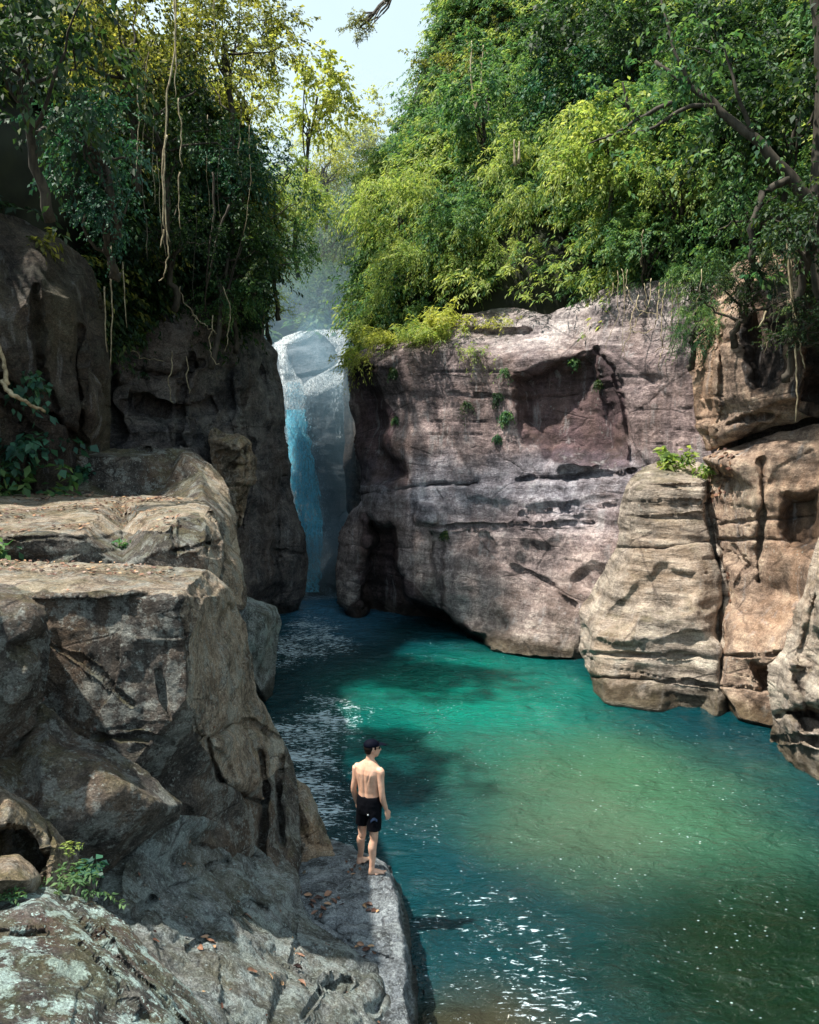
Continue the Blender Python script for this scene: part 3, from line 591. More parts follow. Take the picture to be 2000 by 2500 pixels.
# ================= GROUND, WATER =================
m = NT('river_bed_soil'); bs = m.bsdf(Base_Color=m.ramp(m.noise(m.pos(), 1.5, 6), [(.3, (.02, .022, .012)), (.7, (.06, .055, .03))]), Roughness=.9); m.l(bs.outputs[0], m.out.inputs[0]); M_soil = m.m
g = 900
mesh_obj('ground', [(-g, -g, -3), (g, -g, -3), (g, g, -3), (-g, g, -3)], [(0, 1, 2, 3)], M_soil, smooth=False)['kind'] = 'structure'

def water_mat():
    m = NT('river_water'); p = m.pos(); s = m.n('ShaderNodeSeparateXYZ'); 
    nw = m.n('ShaderNodeTexNoise'); m.l(p, nw.inputs['Vector']); nw.inputs['Scale'].default_value = .22; nw.inputs['Detail'].default_value = 5
    wv = m.n('ShaderNodeVectorMath', operation='MULTIPLY_ADD'); m.l(nw.outputs['Color'], wv.inputs[0]); wv.inputs[1].default_value = (3.4, 4.5, 0); m.l(p, wv.inputs[2])
    off = m.n('ShaderNodeVectorMath', operation='SUBTRACT'); m.l(wv.outputs[0], off.inputs[0]); off.inputs[1].default_value = (1.7, 2.25, 0)
    m.l(off.outputs[0], s.inputs[0]); x, y = s.outputs[0], s.outputs[1]
    deep = (.001, .030, .040)
    def blob(cx, cy, rx, ry, a, b):
        dx = m.math('DIVIDE', m.math('SUBTRACT', x, cx), rx); dy = m.math('DIVIDE', m.math('SUBTRACT', y, cy), ry)
        d = m.math('SQRT', m.math('ADD', m.math('MULTIPLY', dx, dx), m.math('MULTIPLY', dy, dy)))
        x_ = m.n('ShaderNodeMapRange', interpolation_type='SMOOTHSTEP'); m.l(d, x_.inputs[0]); x_.inputs[1].default_value = a; x_.inputs[2].default_value = b
        x_.inputs[3].default_value = 1; x_.inputs[4].default_value = 0
        return x_.outputs[0]
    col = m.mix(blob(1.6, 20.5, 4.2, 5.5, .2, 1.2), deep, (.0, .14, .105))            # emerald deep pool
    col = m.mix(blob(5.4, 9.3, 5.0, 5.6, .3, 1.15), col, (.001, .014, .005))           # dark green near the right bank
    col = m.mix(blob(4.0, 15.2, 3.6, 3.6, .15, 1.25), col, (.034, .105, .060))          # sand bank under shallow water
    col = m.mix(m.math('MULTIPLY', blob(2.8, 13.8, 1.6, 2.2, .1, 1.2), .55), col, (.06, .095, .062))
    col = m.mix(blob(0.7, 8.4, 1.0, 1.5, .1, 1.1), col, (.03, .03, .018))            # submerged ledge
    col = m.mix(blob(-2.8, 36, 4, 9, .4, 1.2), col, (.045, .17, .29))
    n1 = m.noise(m.mapv(p, (.85, 1.0, 1), rot=(0, 0, R(14))), 2.6, 5, .6, .5)
    n2 = m.noise(m.mapv(p, (.8, 1.35, 1), rot=(0, 0, R(-8))), 9.0, 4, .6, .3)
    h = m.math('ADD', m.math('MULTIPLY', n1, .75), m.math('MULTIPLY', n2, .25))
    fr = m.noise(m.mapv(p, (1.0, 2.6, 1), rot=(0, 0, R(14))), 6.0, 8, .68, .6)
    zn = m.math('MAXIMUM', m.math('MAXIMUM', blob(-2.2, 16.5, 2.3, 9.0, .2, 1.1), m.math('MULTIPLY', blob(-3.3, 27, 2.4, 8, .2, 1.1), .95)), m.math('MULTIPLY', blob(1.0, 9.5, 3.2, 6.5, .0, 1.15), .78))  # left channel zones paint white water glints; near zone holds foam flecks
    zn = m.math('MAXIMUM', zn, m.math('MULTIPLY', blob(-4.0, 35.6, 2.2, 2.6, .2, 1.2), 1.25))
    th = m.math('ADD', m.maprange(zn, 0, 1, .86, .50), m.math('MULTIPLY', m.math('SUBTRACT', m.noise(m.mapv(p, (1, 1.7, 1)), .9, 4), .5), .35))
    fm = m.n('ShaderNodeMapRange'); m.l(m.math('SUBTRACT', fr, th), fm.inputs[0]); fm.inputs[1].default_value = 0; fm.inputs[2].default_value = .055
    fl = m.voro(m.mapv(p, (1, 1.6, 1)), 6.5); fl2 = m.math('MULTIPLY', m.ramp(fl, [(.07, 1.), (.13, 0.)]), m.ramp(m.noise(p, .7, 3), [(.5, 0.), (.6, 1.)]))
    foam_glints = m.math('MAXIMUM', fm.outputs[0], m.math('MULTIPLY', fl2, .7))
    col = m.mix(m.math('MULTIPLY', foam_glints, .85), col, (.60, .74, .84))
    h = m.math('MULTIPLY', h, m.ramp(m.noise(p, .45, 4), [(.38, .45), (.6, 1.)]))
    b = m.n('ShaderNodeBump'); b.inputs['Strength'].default_value = 1.0; b.inputs['Distance'].default_value = .34; m.l(h, b.inputs['Height'])
    bs = m.bsdf(Base_Color=col, Roughness=m.maprange(foam_glints, 0, 1, .07, .5), IOR=1.33); m.l(b.outputs[0], bs.inputs['Normal'])
    bs.inputs['Specular IOR Level'].default_value = .5
    m.l(bs.outputs[0], m.out.inputs[0])
    return m.m
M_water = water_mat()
def water_sheet():
    xs = np.arange(-14, 14, .09); ys = np.arange(2.0, 46, .1)
    Xg, Yg = np.meshgrid(xs, ys); n, k = Xg.shape
    P = np.c_[Xg.ravel(), Yg.ravel(), np.zeros(Xg.size)]
    z = .035*fbm(P*np.array([1, 1.2, 1]), .8, 2, 300)+.020*fbm(P*np.array([1, 1.5, 1]), 2.4, 2, 310)
    P[:, 2] = z
    i = (np.arange(n-1)[:, None]*k+np.arange(k-1)[None, :]).ravel()
    Fq = np.c_[i, i+1, i+k+1, i+k]
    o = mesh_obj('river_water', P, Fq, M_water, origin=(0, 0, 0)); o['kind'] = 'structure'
water_sheet()

# ================= LIGHT =================
SUN = Vector((-.42, -.10, .90)).normalized()
el = math.asin(SUN.z); az = math.atan2(SUN.x, SUN.y)
ld = bpy.data.lights.new('sun', 'SUN'); ld.energy = 4.9; ld.angle = R(1.2); ld.color = (1, .93, .80)
lo = bpy.data.objects.new('sun', ld); COL.objects.link(lo); lo.rotation_euler = SUN.to_track_quat('Z', 'Y').to_euler(); lo.location = (0, 0, 60)
w = bpy.data.worlds.new('World'); SC.world = w; w.use_nodes = True; nt = w.node_tree
bg = nt.nodes['Background']; sk = nt.nodes.new('ShaderNodeTexSky'); sk.sky_type = 'NISHITA'; sk.sun_disc = False
sk.sun_elevation = el; sk.sun_rotation = az; sk.air_density = 1.0; sk.dust_density = 4.0; sk.ozone_density = 1.0
tc = nt.nodes.new('ShaderNodeTexCoord'); cn = nt.nodes.new('ShaderNodeTexNoise'); cn.inputs['Scale'].default_value = 2.2; cn.inputs['Detail'].default_value = 6; nt.links.new(tc.outputs['Generated'], cn.inputs['Vector'])
cr = nt.nodes.new('ShaderNodeMapRange'); nt.links.new(cn.outputs['Fac'], cr.inputs[0]); cr.inputs[1].default_value = .3; cr.inputs[2].default_value = .7; cr.inputs[3].default_value = .6; cr.inputs[4].default_value = .92
mxw = nt.nodes.new('ShaderNodeMix'); mxw.data_type = 'RGBA'; nt.links.new(cr.outputs[0], mxw.inputs[0]); nt.links.new(sk.outputs[0], mxw.inputs[6]); mxw.inputs[7].default_value = (5.2, 6.5, 6.9, 1)
nt.links.new(mxw.outputs[2], bg.inputs[0]); bg.inputs[1].default_value = .095
SC.view_settings.view_transform = 'Standard'; SC.view_settings.look = 'None'; SC.view_settings.exposure = .95; SC.view_settings.gamma = 1
SC.cycles.use_denoising = True
SC.cycles.max_bounces = 8; SC.cycles.diffuse_bounces = 3; SC.cycles.transparent_max_bounces = 16
SC.cycles.caustics_reflective = False; SC.cycles.caustics_refractive = False
# ================= VEGETATION =================
def leaf_mat(name, cols, trans=.4, clump=.9, rough=.55, sheen=.3, dark=None):
    m = NT(name); g = m.n('ShaderNodeNewGeometry'); p = g.outputs['Position']; ri = g.outputs['Random Per Island']
    n = m.noise(p, clump, 3, .6)
    f = m.math('ADD', m.math('MULTIPLY', ri, .5), m.math('MULTIPLY', m.maprange(n, .3, .7), .5))
    st = [(i/(len(cols)-1), c) for i, c in enumerate(cols)]
    col = m.ramp(f, st)
    v = m.maprange(m.math('FRACT', m.math('MULTIPLY', ri, 37.7)), 0, 1, .65, 1.3)
    vc = m.n('ShaderNodeCombineColor'); [m.l(v, vc.inputs[i]) for i in range(3)]
    col = m.mix(1.0, col, vc.outputs[0], 'MULTIPLY')
    a = m.bsdf(Base_Color=col, Roughness=rough); a.inputs['Specular IOR Level'].default_value = sheen
    t = m.n('ShaderNodeBsdfTranslucent'); m.l(m.mix(1.0, col, (1.35, 1.35, .75), 'MULTIPLY'), t.inputs[0])
    mx = m.n('ShaderNodeMixShader'); mx.inputs[0].default_value = trans; m.l(a.outputs[0], mx.inputs[1]); m.l(t.outputs[0], mx.inputs[2])
    m.l(mx.outputs[0], m.out.inputs[0]); return m.m
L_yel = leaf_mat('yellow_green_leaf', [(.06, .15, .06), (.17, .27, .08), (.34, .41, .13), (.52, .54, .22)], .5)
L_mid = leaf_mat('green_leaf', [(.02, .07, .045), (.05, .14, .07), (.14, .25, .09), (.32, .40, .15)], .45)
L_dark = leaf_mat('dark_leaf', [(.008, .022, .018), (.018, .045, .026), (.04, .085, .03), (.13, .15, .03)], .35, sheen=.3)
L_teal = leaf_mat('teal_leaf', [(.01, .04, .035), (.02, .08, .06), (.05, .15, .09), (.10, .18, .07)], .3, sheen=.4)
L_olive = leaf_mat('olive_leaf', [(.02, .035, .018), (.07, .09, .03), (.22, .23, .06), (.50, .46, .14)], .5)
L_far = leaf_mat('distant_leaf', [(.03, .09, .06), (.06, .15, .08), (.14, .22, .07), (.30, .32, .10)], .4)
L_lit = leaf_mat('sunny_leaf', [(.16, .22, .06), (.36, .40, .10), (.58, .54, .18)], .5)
m = NT('bark'); p = m.pos()
nb = m.noise(m.mapv(p, (3, 3, .6)), 4, 6); bb = m.n('ShaderNodeBump'); bb.inputs['Strength'].default_value = .6; m.l(nb, bb.inputs['Height'])
bs = m.bsdf(Base_Color=m.ramp(nb, [(.35, (.018, .015, .011)), (.65, (.07, .058, .045))]), Roughness=.85); m.l(bb.outputs[0], bs.inputs['Normal']); m.l(bs.outputs[0], m.out.inputs[0]); M_bark = m.m
m = NT('pale_vine'); p = m.pos(); nb = m.noise(p, 9, 4)
bs = m.bsdf(Base_Color=m.ramp(nb, [(.35, (.16, .12, .07)), (.65, (.42, .36, .24))]), Roughness=.8); m.l(bs.outputs[0], m.out.inputs[0]); M_vine = m.m
m = NT('dark_hill_soil'); bs = m.bsdf(Base_Color=m.ramp(m.noise(m.pos(), 1.2, 6), [(.35, (.006, .009, .006)), (.65, (.022, .028, .014))]), Roughness=.95); m.l(bs.outputs[0], m.out.inputs[0]); M_hill = m.m

def leaf_arrays(b, d, nrm, l, w, fold=.25, droop=.15):
    d = d/(np.linalg.norm(d, axis=1)[:, None]+1e-9)
    s = np.cross(d, nrm); s /= np.linalg.norm(s, axis=1)[:, None]+1e-9
    n = np.cross(s, d); l = l[:, None]; w = w[:, None]
    V = np.stack([b, b+d*l*.45+s*w+n*w*fold, b+d*l-n*l*droop, b+d*l*.45-s*w+n*w*fold], 1).reshape(-1, 3)
    F = np.arange(len(b)*4).reshape(-1, 4)
    return V, F
def sprays(base, dr, L, nl, rg, droop=.5, leaf=.15, asp=.16, spread=.9, hang=.35):
    """arching twigs with alternate leaves; returns leaf arrays"""
    N = len(base); dr = dr/(np.linalg.norm(dr, axis=1)[:, None]+1e-9)
    side = np.cross(dr, [0, 0, 1.0]); side /= np.linalg.norm(side, axis=1)[:, None]+1e-6
    t = np.linspace(.12, 1, nl)[None, :]+rg.uniform(-.03, .03, (N, nl))
    pos = base[:, None]+dr[:, None]*(L[:, None]*t)[..., None]; pos[..., 2] -= droop*L[:, None]*t*t
    tan = np.repeat(dr[:, None], nl, 1).copy(); tan[..., 2] -= 2*droop*t
    sg = np.where(np.arange(nl) % 2, 1, -1)[None, :, None]*rg.uniform(.4, 1.2, (N, nl, 1))
    ld = tan*rg.uniform(.4, 1.0, (N, nl, 1))+side[:, None]*sg*spread+rg.normal(0, .28, (N, nl, 3)); ld[..., 2] -= hang*rg.uniform(0, 2, (N, nl))
    nr = np.array([0, 0, 1.0])+rg.normal(0, .45, (N, nl, 3))
    pos = pos+rg.normal(0, leaf*.25, pos.shape)
    ll = leaf*rg.uniform(.6, 1.3, N*nl); ww = ll*asp*rg.uniform(.8, 1.25, N*nl)
    return leaf_arrays(pos.reshape(-1, 3), ld.reshape(-1, 3), nr.reshape(-1, 3), ll, ww)
def join(parts):
    V = []; F = []; o = 0
    for v, f in parts:
        V.append(v); F.append(f+o); o += len(v)
    return np.concatenate(V), np.concatenate(F)
def tube(path, rad, sides=7, seed=0, bend=0.0):
    path = np.asarray(path, float); n = len(path)
    rad = np.broadcast_to(np.asarray(rad, float), (n,)) if np.ndim(rad) else np.full(n, rad)
    V = []; F = []; up = np.array([.31, .17, .93])
    for i in range(n):
        t = path[min(i+1, n-1)]-path[max(i-1, 0)]; t = t/(np.linalg.norm(t)+1e-9)
        a = np.cross(t, up if abs(t @ up) < .9 else [1, 0, 0]); a /= np.linalg.norm(a); b = np.cross(t, a)
        for k in range(sides):
            q = 2*math.pi*k/sides; V.append(path[i]+rad[i]*(math.cos(q)*a+math.sin(q)*b))
    for i in range(n-1):
        for k in range(sides):
            k2 = (k+1) % sides; F.append((i*sides+k, i*sides+k2, (i+1)*sides+k2, (i+1)*sides+k))
    V.append(path[0]); V.append(path[-1]); c0, c1 = len(V)-2, len(V)-1
    for k in range(sides):
        k2 = (k+1) % sides; F.append((c0, k2, k, k)); F.append((c1, (n-1)*sides+k, (n-1)*sides+k2, (n-1)*sides+k2))
    return np.array(V), np.array(F)
def tubes_obj(name, lst, mat, parent=None, origin=None):
    V = []; F = []; o = 0
    for v, f in lst:
        V.append(v); F += [tuple(dict.fromkeys((q+o).tolist())) for q in f]; o += len(v)
    return mesh_obj(name, np.concatenate(V), F, mat, parent, True, origin)
def wob(a, b, n, amp, rg, sag=0):
    a = np.array(a, float); b = np.array(b, float); t = np.linspace(0, 1, n)[:, None]
    p = a+(b-a)*t; w = np.cumsum(rg.normal(0, 1, (n, 3)), 0); w = w-w[-1]*t-w[0]*(1-t)
    p = p+w*amp/math.sqrt(n); p[:, 2] -= sag*4*(t*(1-t))[:, 0]
    return p

# ---- hills ----
HILL = dict(step=22, roll=0, thick=6, sm=2, amp=.5, freq=.25, rough=0, kind='structure')
relief('right_hillside', [(1075,-700,52),(1060,-300,47),(1075,0,43),(1040,150,41),(1000,260,40),(965,340,38.5),(900,480,37),(870,680,35.5),(860,900,33),(1000,880,31.5),(1130,830,31),(1300,830,30.5),(1450,800,29),(1600,780,27.5),(1750,780,26),(2000,700,23),(2500,700,17),(3400,600,10),(3600,-1200,12),(2400,-900,30)],
  [(1250,650,30.8),(1500,620,29),(1250,300,36),(1500,250,32),(1800,300,26),(1700,0,31),(1400,0,37),(2200,200,21)], M_hill, **HILL, seed=40)
relief('left_hillside', [(-100,-150,26),(150,40,30),(300,110,31.5),(450,190,31),(560,290,31),(630,430,31.5),(635,620,32),(600,800,31),(500,900,29),(300,900,26),(120,760,21),(-100,700,18),(-500,760,17),(-1000,700,16),(-1000,-200,20)],
  [(450,650,27.5),(300,600,24),(500,300,30),(300,300,24),(100,400,19.5),(200,0,22),(-200,300,16)], M_hill, **HILL, seed=41)
relief('background_hill', [(380,300,66),(650,420,64),(760,450,64),(850,430,63),(940,390,63),(1000,340,62),(1200,200,60),(1400,900,48),(860,835,43),(700,835,43),(400,900,43)],
  [(800,700,52),(800,580,57)], M_hill, **HILL, seed=42)

def hill_cover(key, n, mat, L, nl, leaf, asp, sel, seed, outd, label, droop=.5):
    rg = np.random.default_rng(seed); Q, nn, px, py = scatter_on(key, n, sel, seed)
    dr = nn*.5+np.array(outd)+rg.normal(0, .35, Q.shape); dr[:, 2] += .25
    lump = .45+.8*smooth01(fbm(Q, .42, 2, seed)*.9+.5)
    V, F = sprays(Q+nn*.1, dr, L*lump*rg.uniform(.6, 1.3, n), nl, rg, droop, leaf, asp)
    o = add_mesh_fast('undergrowth', V, F, mat, origin=Q.mean(0)); tag(o, label, 'undergrowth', kind='stuff')
sel_r = lambda x, y, P, nz: np.where((x > 830) & (x < 2150) & (y > -80) & (y < np.where((x > 1090) & (x < 1470), 720, 900)), 1.0, np.where(y < 0, .25, .03))*np.where(((x-1325)/125)**2+((y-650)/95)**2 < 1, .12, 1)
hill_cover('right_hillside', 7000, L_mid, 1.25, 28, .20, .16, sel_r, 1, (-.35, -.6, .1), 'dense mid green undergrowth covering the slope above the right cliff', .55)
hill_cover('right_hillside', 3400, L_yel, 1.5, 28, .21, .14, lambda x, y, P, nz: sel_r(x, y, P, nz)*np.where((y > 330) & (x < 1750), 1.0, .3)*np.where(fbm(P, .3, 2, 4) > .05, 1, .15), 2, (-.4, -.6, .35), 'bright yellow green bamboo like sprays hanging over the slope above the right cliff', .6)
sel_l = lambda x, y, P, nz: np.where((x > -150) & (x < 720) & (y > -80) & (y < 820), 1.0, .06)*np.where((x < 190) & (y > 255) & (y < 620), .03, 1)
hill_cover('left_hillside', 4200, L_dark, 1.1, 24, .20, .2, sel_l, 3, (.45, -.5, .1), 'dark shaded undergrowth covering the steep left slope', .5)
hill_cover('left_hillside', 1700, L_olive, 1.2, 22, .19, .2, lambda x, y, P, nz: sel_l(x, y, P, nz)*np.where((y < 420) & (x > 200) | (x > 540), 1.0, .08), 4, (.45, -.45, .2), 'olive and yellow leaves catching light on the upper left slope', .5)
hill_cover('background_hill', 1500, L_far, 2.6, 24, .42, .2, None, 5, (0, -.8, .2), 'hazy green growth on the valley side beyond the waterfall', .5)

# ---- trees ----
def crown_data(style, seed, rad=2.5, flat=.75, nclump=20, nspray=13, nl=18, leaf=.2, asp=.2, droop=.5, L=1.0):
    rg = np.random.default_rng(seed); C = []
    while len(C) < nclump:
        c = rg.normal(0, 1, 3); c /= np.linalg.norm(c); r = rg.uniform(.45, 1)**.6
        c = c*r*np.array([1, 1, flat]); C.append(c*(1+.25*rg.normal())*1.0)
    C = np.array(C)*rad*.8; parts = []
    for c in C:
        k = nspray+rg.integers(-3, 4); u = rg.normal(0, 1, (k, 3)); u /= np.linalg.norm(u, axis=1)[:, None]
        u = u*.8+c/rad*.7; u[:, 2] += .15
        s = rg.uniform(.6, 1.3)
        parts.append(sprays(c+rg.normal(0, .12*rad, (k, 3)), u, L*s*rg.uniform(.6, 1.2, k), nl, rg, droop, leaf, asp))
    V, F = join(parts)
    return V, F, C
VAR = {}
def crown_mesh(style, k, mat):
    key = (style, k, mat.name)
    if key in VAR: return VAR[key]
    kw = dict(broad=dict(nclump=24, nspray=14, nl=20, leaf=.155, asp=.23, droop=.4), bamboo=dict(nclump=17, nspray=18, nl=28, leaf=.21, asp=.12, droop=.75, L=1.35, flat=.9),
              big=dict(nclump=20, nspray=12, nl=14, leaf=.22, asp=.26, droop=.5), open=dict(nclump=17, nspray=11, nl=18, leaf=.24, asp=.28, droop=.35, flat=1.2))[style]
    V, F, C = crown_data(style, 100+k*7+len(style), **kw)
    me = bpy.data.meshes.new('crown'); n = len(F)
    me.vertices.add(len(V)); me.vertices.foreach_set('co', V.astype(np.float32).ravel()); me.loops.add(n*4); me.loops.foreach_set('vertex_index', F.astype(np.int32).ravel())
    me.polygons.add(n); me.polygons.foreach_set('loop_start', np.arange(0, n*4, 4, dtype=np.int32)); me.update(calc_edges=True); me.materials.append(mat)
    VAR[key] = (me, C); return VAR[key]
TR = np.random.default_rng(99)
def tree(name, label, px, py, d, r, style, mat, k, base=None, group=None, cat='tree', trunk_r=.09, path=None, lean=(0, 0)):
    c = at(px, py, d); s = r/2.5
    if base is None: b = c+np.array([lean[0], lean[1]+.8, -r*1.5])
    else: b = at(*base)
    root = empty(name, b); tag(root, label, cat, group)
    me, C = crown_mesh(style, k, mat); rz = TR.uniform(0, 6.28)
    cr = bpy.data.objects.new('crown', me); COL.objects.link(cr); cr.parent = root; cr.location = Vector(c-b); cr.scale = (s, s, s*TR.uniform(.85, 1.1)); cr.rotation_euler = (0, 0, rz)
    M = np.array([[math.cos(rz), -math.sin(rz), 0], [math.sin(rz), math.cos(rz), 0], [0, 0, 1]])
    lst = []; top = c-b+np.array([0, 0, -.1*r]); p = wob((0, 0, 0), top, 12, .16, TR)
    rr = np.linspace(trunk_r, trunk_r*.45, 12); lst.append(tube(p, rr, 8))
    for q in C[::2]:
        e = (c-b)+M@(q*s); st = p[TR.integers(5, 11)]
        lst.append(tube(wob(st, e, 8, .2, TR), np.linspace(trunk_r*.42, trunk_r*.1, 8), 5))
    tubes_obj('trunk', lst, M_bark, root, (0, 0, 0))
    return root
T_ = [
 # right slope
 ('bamboo','yellow green bamboo clump arching toward the waterfall at the left end of the right cliff',975,500,32.5,1.8,'bamboo',L_yel,0),
 ('bamboo','bright bamboo clump drooping low behind the cliff top grass',1010,640,31.5,1.5,'bamboo',L_yel,1),
 ('bamboo','green bamboo clump just above the cliff top shrub',1110,570,31.5,1.9,'bamboo',L_mid,0),
 ('bamboo','sunlit bamboo clump with long yellow sprays left of the dark hollow',1160,620,30.6,1.3,'bamboo',L_yel,2),
 ('bamboo','broad bamboo clump in full sun above the dark hollow',1290,420,31.5,2.0,'bamboo',L_yel,1),
 ('bamboo','bright green bamboo clump right of the dark hollow above the cliff',1520,530,28.5,1.6,'bamboo',L_mid,2),
 ('bamboo','yellow green bamboo clump in the middle of the right slope',1450,400,30,2.2,'bamboo',L_yel,0),
 ('tree','leafy green tree overhanging the cliff where the roots dangle',1590,590,26.5,1.7,'broad',L_mid,0),
 ('tree','yellow leaved tree beside the dark leaning trunk on the right',1660,430,26,1.8,'broad',L_yel,1),
 ('tree','small bright tree drooping over the overhanging orange block',1720,690,24.6,1.1,'bamboo',L_mid,1),
 ('tree','tall pale trunked tree at the right edge of the sky gap',1160,180,39.5,2.4,'broad',L_olive,2,(1160,600,36)),
 ('tree','yellow green tree leaning into the sky gap from the right',1035,345,37.5,1.3,'broad',L_yel,0),
 ('tree','dense green tree behind the bamboo on the right slope',1230,300,35.5,2.6,'broad',L_mid,1),
 ('tree','dark big leaved tree high on the middle of the right slope',1370,110,35,2.8,'big',L_dark,0),
 ('tree','blue green tree above the bamboo on the right slope',1430,230,32.5,2.0,'big',L_teal,1),
 ('tree','dark tree at the top edge above the middle of the right slope',1560,90,31,2.8,'broad',L_dark,1),
 ('tree','mottled olive tree crossed by the dark leaning limb',1640,260,27.5,2.3,'broad',L_mid,2),
 ('tree','shaded tree in the upper right with scattered yellow leaves',1800,120,25.5,2.6,'broad',L_dark,2),
 ('tree','dark tree at the right edge below the top corner',1950,260,20.5,2.1,'big',L_dark,2),
 ('tree','green tree right of the leaning trunk over the orange block',1850,480,21.8,1.7,'broad',L_mid,0),
 ('tree','shaded leafy branches hanging at the right edge above the cave shadow',1985,560,17.5,1.1,'big',L_dark,1),
 ('tree','feathery yellow tree touching the sky on the right',1085,110,42,1.1,'open',L_yel,0),
 ('tree','green tree at the top right of the sky gap',1150,10,42,1.9,'broad',L_mid,0),
 ('tree','leafy branches drooping over the left side of the overhanging orange block',1705,790,22.9,.75,'bamboo',L_mid,2),
 ('tree','shaded leafy branches hanging over the top of the overhanging orange block',1830,690,20.6,.95,'broad',L_dark,0),
 ('tree','dark foliage spilling down the shadowed right edge above the spur',1965,790,17.8,.75,'broad',L_dark,1),
 # left slope; yellow leaf colour on some stands in for sunlight
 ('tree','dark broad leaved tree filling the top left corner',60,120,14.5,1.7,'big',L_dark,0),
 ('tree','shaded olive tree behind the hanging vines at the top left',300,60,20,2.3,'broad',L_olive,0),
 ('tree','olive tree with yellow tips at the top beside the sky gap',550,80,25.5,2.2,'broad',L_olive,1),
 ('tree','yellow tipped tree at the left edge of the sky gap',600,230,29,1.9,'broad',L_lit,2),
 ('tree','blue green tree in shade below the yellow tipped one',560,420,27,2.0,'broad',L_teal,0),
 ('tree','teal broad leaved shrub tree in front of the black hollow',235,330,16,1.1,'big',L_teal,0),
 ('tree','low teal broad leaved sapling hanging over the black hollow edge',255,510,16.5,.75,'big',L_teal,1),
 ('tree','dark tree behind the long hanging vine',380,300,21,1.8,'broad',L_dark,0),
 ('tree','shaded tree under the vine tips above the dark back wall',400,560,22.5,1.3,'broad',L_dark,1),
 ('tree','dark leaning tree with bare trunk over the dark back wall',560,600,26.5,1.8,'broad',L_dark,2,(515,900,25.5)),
 ('tree','grey green tree drooping toward the waterfall from the left',670,600,31.5,1.7,'broad',L_mid,1),
 ('tree','small pale green tree just left of the waterfall top',650,740,33.5,1.0,'broad',L_yel,1),
 ('tree','olive tree low in the gap left of centre',720,500,35,1.8,'broad',L_yel,0),
 ('tree','glowing yellow tree under the sky gap',790,400,42,1.9,'broad',L_lit,1),
 ('tree','small leafy tree leaning over the top of the dark tower',610,600,28,1.4,'broad',L_mid,0),
 ('tree','grey green sapling spilling over the edge of the dark back wall',560,720,26.5,1.1,'broad',L_mid,2),
 ('tree','olive tree glowing left of the hazy gap',670,440,31,1.5,'broad',L_yel,2),
 ('tree','tree overhanging the river beyond the right edge of the photo',2560,-150,13,2.6,'broad',L_dark,1),
 ('tree','tree over the near right bank outside the photo',3150,-350,10.5,2.4,'broad',L_mid,0),
 ('tree','tall tree over the right bank behind the rock spur',2350,-500,17,3.2,'broad',L_mid,2),
 # sky gap
 ('tree','thin leafy crown poking into the left side of the sky gap at the top',665,55,30,.9,'open',L_olive,0),
 ('tree','open crowned tree with pale bare limbs on the right slope',1180,240,33,1.6,'open',L_mid,0),
 ('tree','thin open tree with dark limbs in the middle of the right slope',1500,330,27,1.7,'open',L_yel,1),
 ('tree','open branched tree with yellow leaves standing against the sky',775,225,36,1.9,'open',L_lit,1,(720,620,36)),
 ('tree','sparse high branch tree hanging into the top of the sky',880,62,30,.5,'open',L_olive,2,(1060,-120,31)),
 ('tree','sparse yellow foliage tree low against the sky right of centre',900,330,44,1.6,'open',L_lit,0),
 # beyond the waterfall
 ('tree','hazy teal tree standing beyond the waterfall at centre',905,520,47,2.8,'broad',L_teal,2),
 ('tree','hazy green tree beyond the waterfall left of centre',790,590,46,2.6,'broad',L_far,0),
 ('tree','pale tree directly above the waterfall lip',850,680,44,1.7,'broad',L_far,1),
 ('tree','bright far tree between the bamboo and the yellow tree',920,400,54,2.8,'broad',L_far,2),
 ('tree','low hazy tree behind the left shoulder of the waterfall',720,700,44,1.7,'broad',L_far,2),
]
for i, a in enumerate(T_):
    nm, lab, px, py, d, r, stl, mt, k = a[:9]
    tree('bamboo_clump' if nm == 'bamboo' else 'tree', lab, px, py, d, r, stl, mt, k, base=a[9] if len(a) > 9 else None, cat='bamboo' if nm == 'bamboo' else 'tree', group='bamboo clumps on the right slope' if nm == 'bamboo' else None, trunk_r=.05 if nm == 'bamboo' else .1)
# leaning dark tree on the right: trunk and limbs as surveyed
def limb(pts, r0, r1, rg, n=None):
    P = np.array([at(*p) for p in pts]); out = []
    for i in range(len(P)-1):
        seg = wob(P[i], P[i+1], 6, .06, rg); out.append(seg if i == 0 else seg[1:])
    P = np.concatenate(out); return tube(P, np.linspace(r0, r1, len(P)), 9)
rg = np.random.default_rng(5)
b = at(2080, 900, 19.5); root = empty('tree', b); tag(root, 'big dark leaning tree at the right edge whose limb reaches up and left', 'tree')
lst = [limb([(2080,900,19.5),(2010,700,19.4),(1990,560,19.3),(2000,430,19.3),(2010,200,19.2),(1990,-60,19)], .26, .13, rg),
       limb([(2000,520,19.3),(1930,430,19.2),(1840,335,19.2),(1754,267,19.4),(1690,215,19.6),(1600,150,20)], .15, .04, rg),
       limb([(1754,267,19.4),(1680,262,19.3),(1600,310,19.2),(1540,330,19.2)], .06, .02, rg), limb([(1840,335,19.2),(1800,230,19),(1770,120,19)], .06, .02, rg),
       limb([(1930,430,19.2),(1860,470,19),(1830,560,19),(1835,640,19.1)], .09, .05, rg), limb([(1690,215,19.6),(1640,100,19.6),(1610,-20,19.8)], .045, .02, rg)]
lst = [(v-b, f) for v, f in lst]; tubes_obj('trunk', lst, M_bark, root, (0, 0, 0))
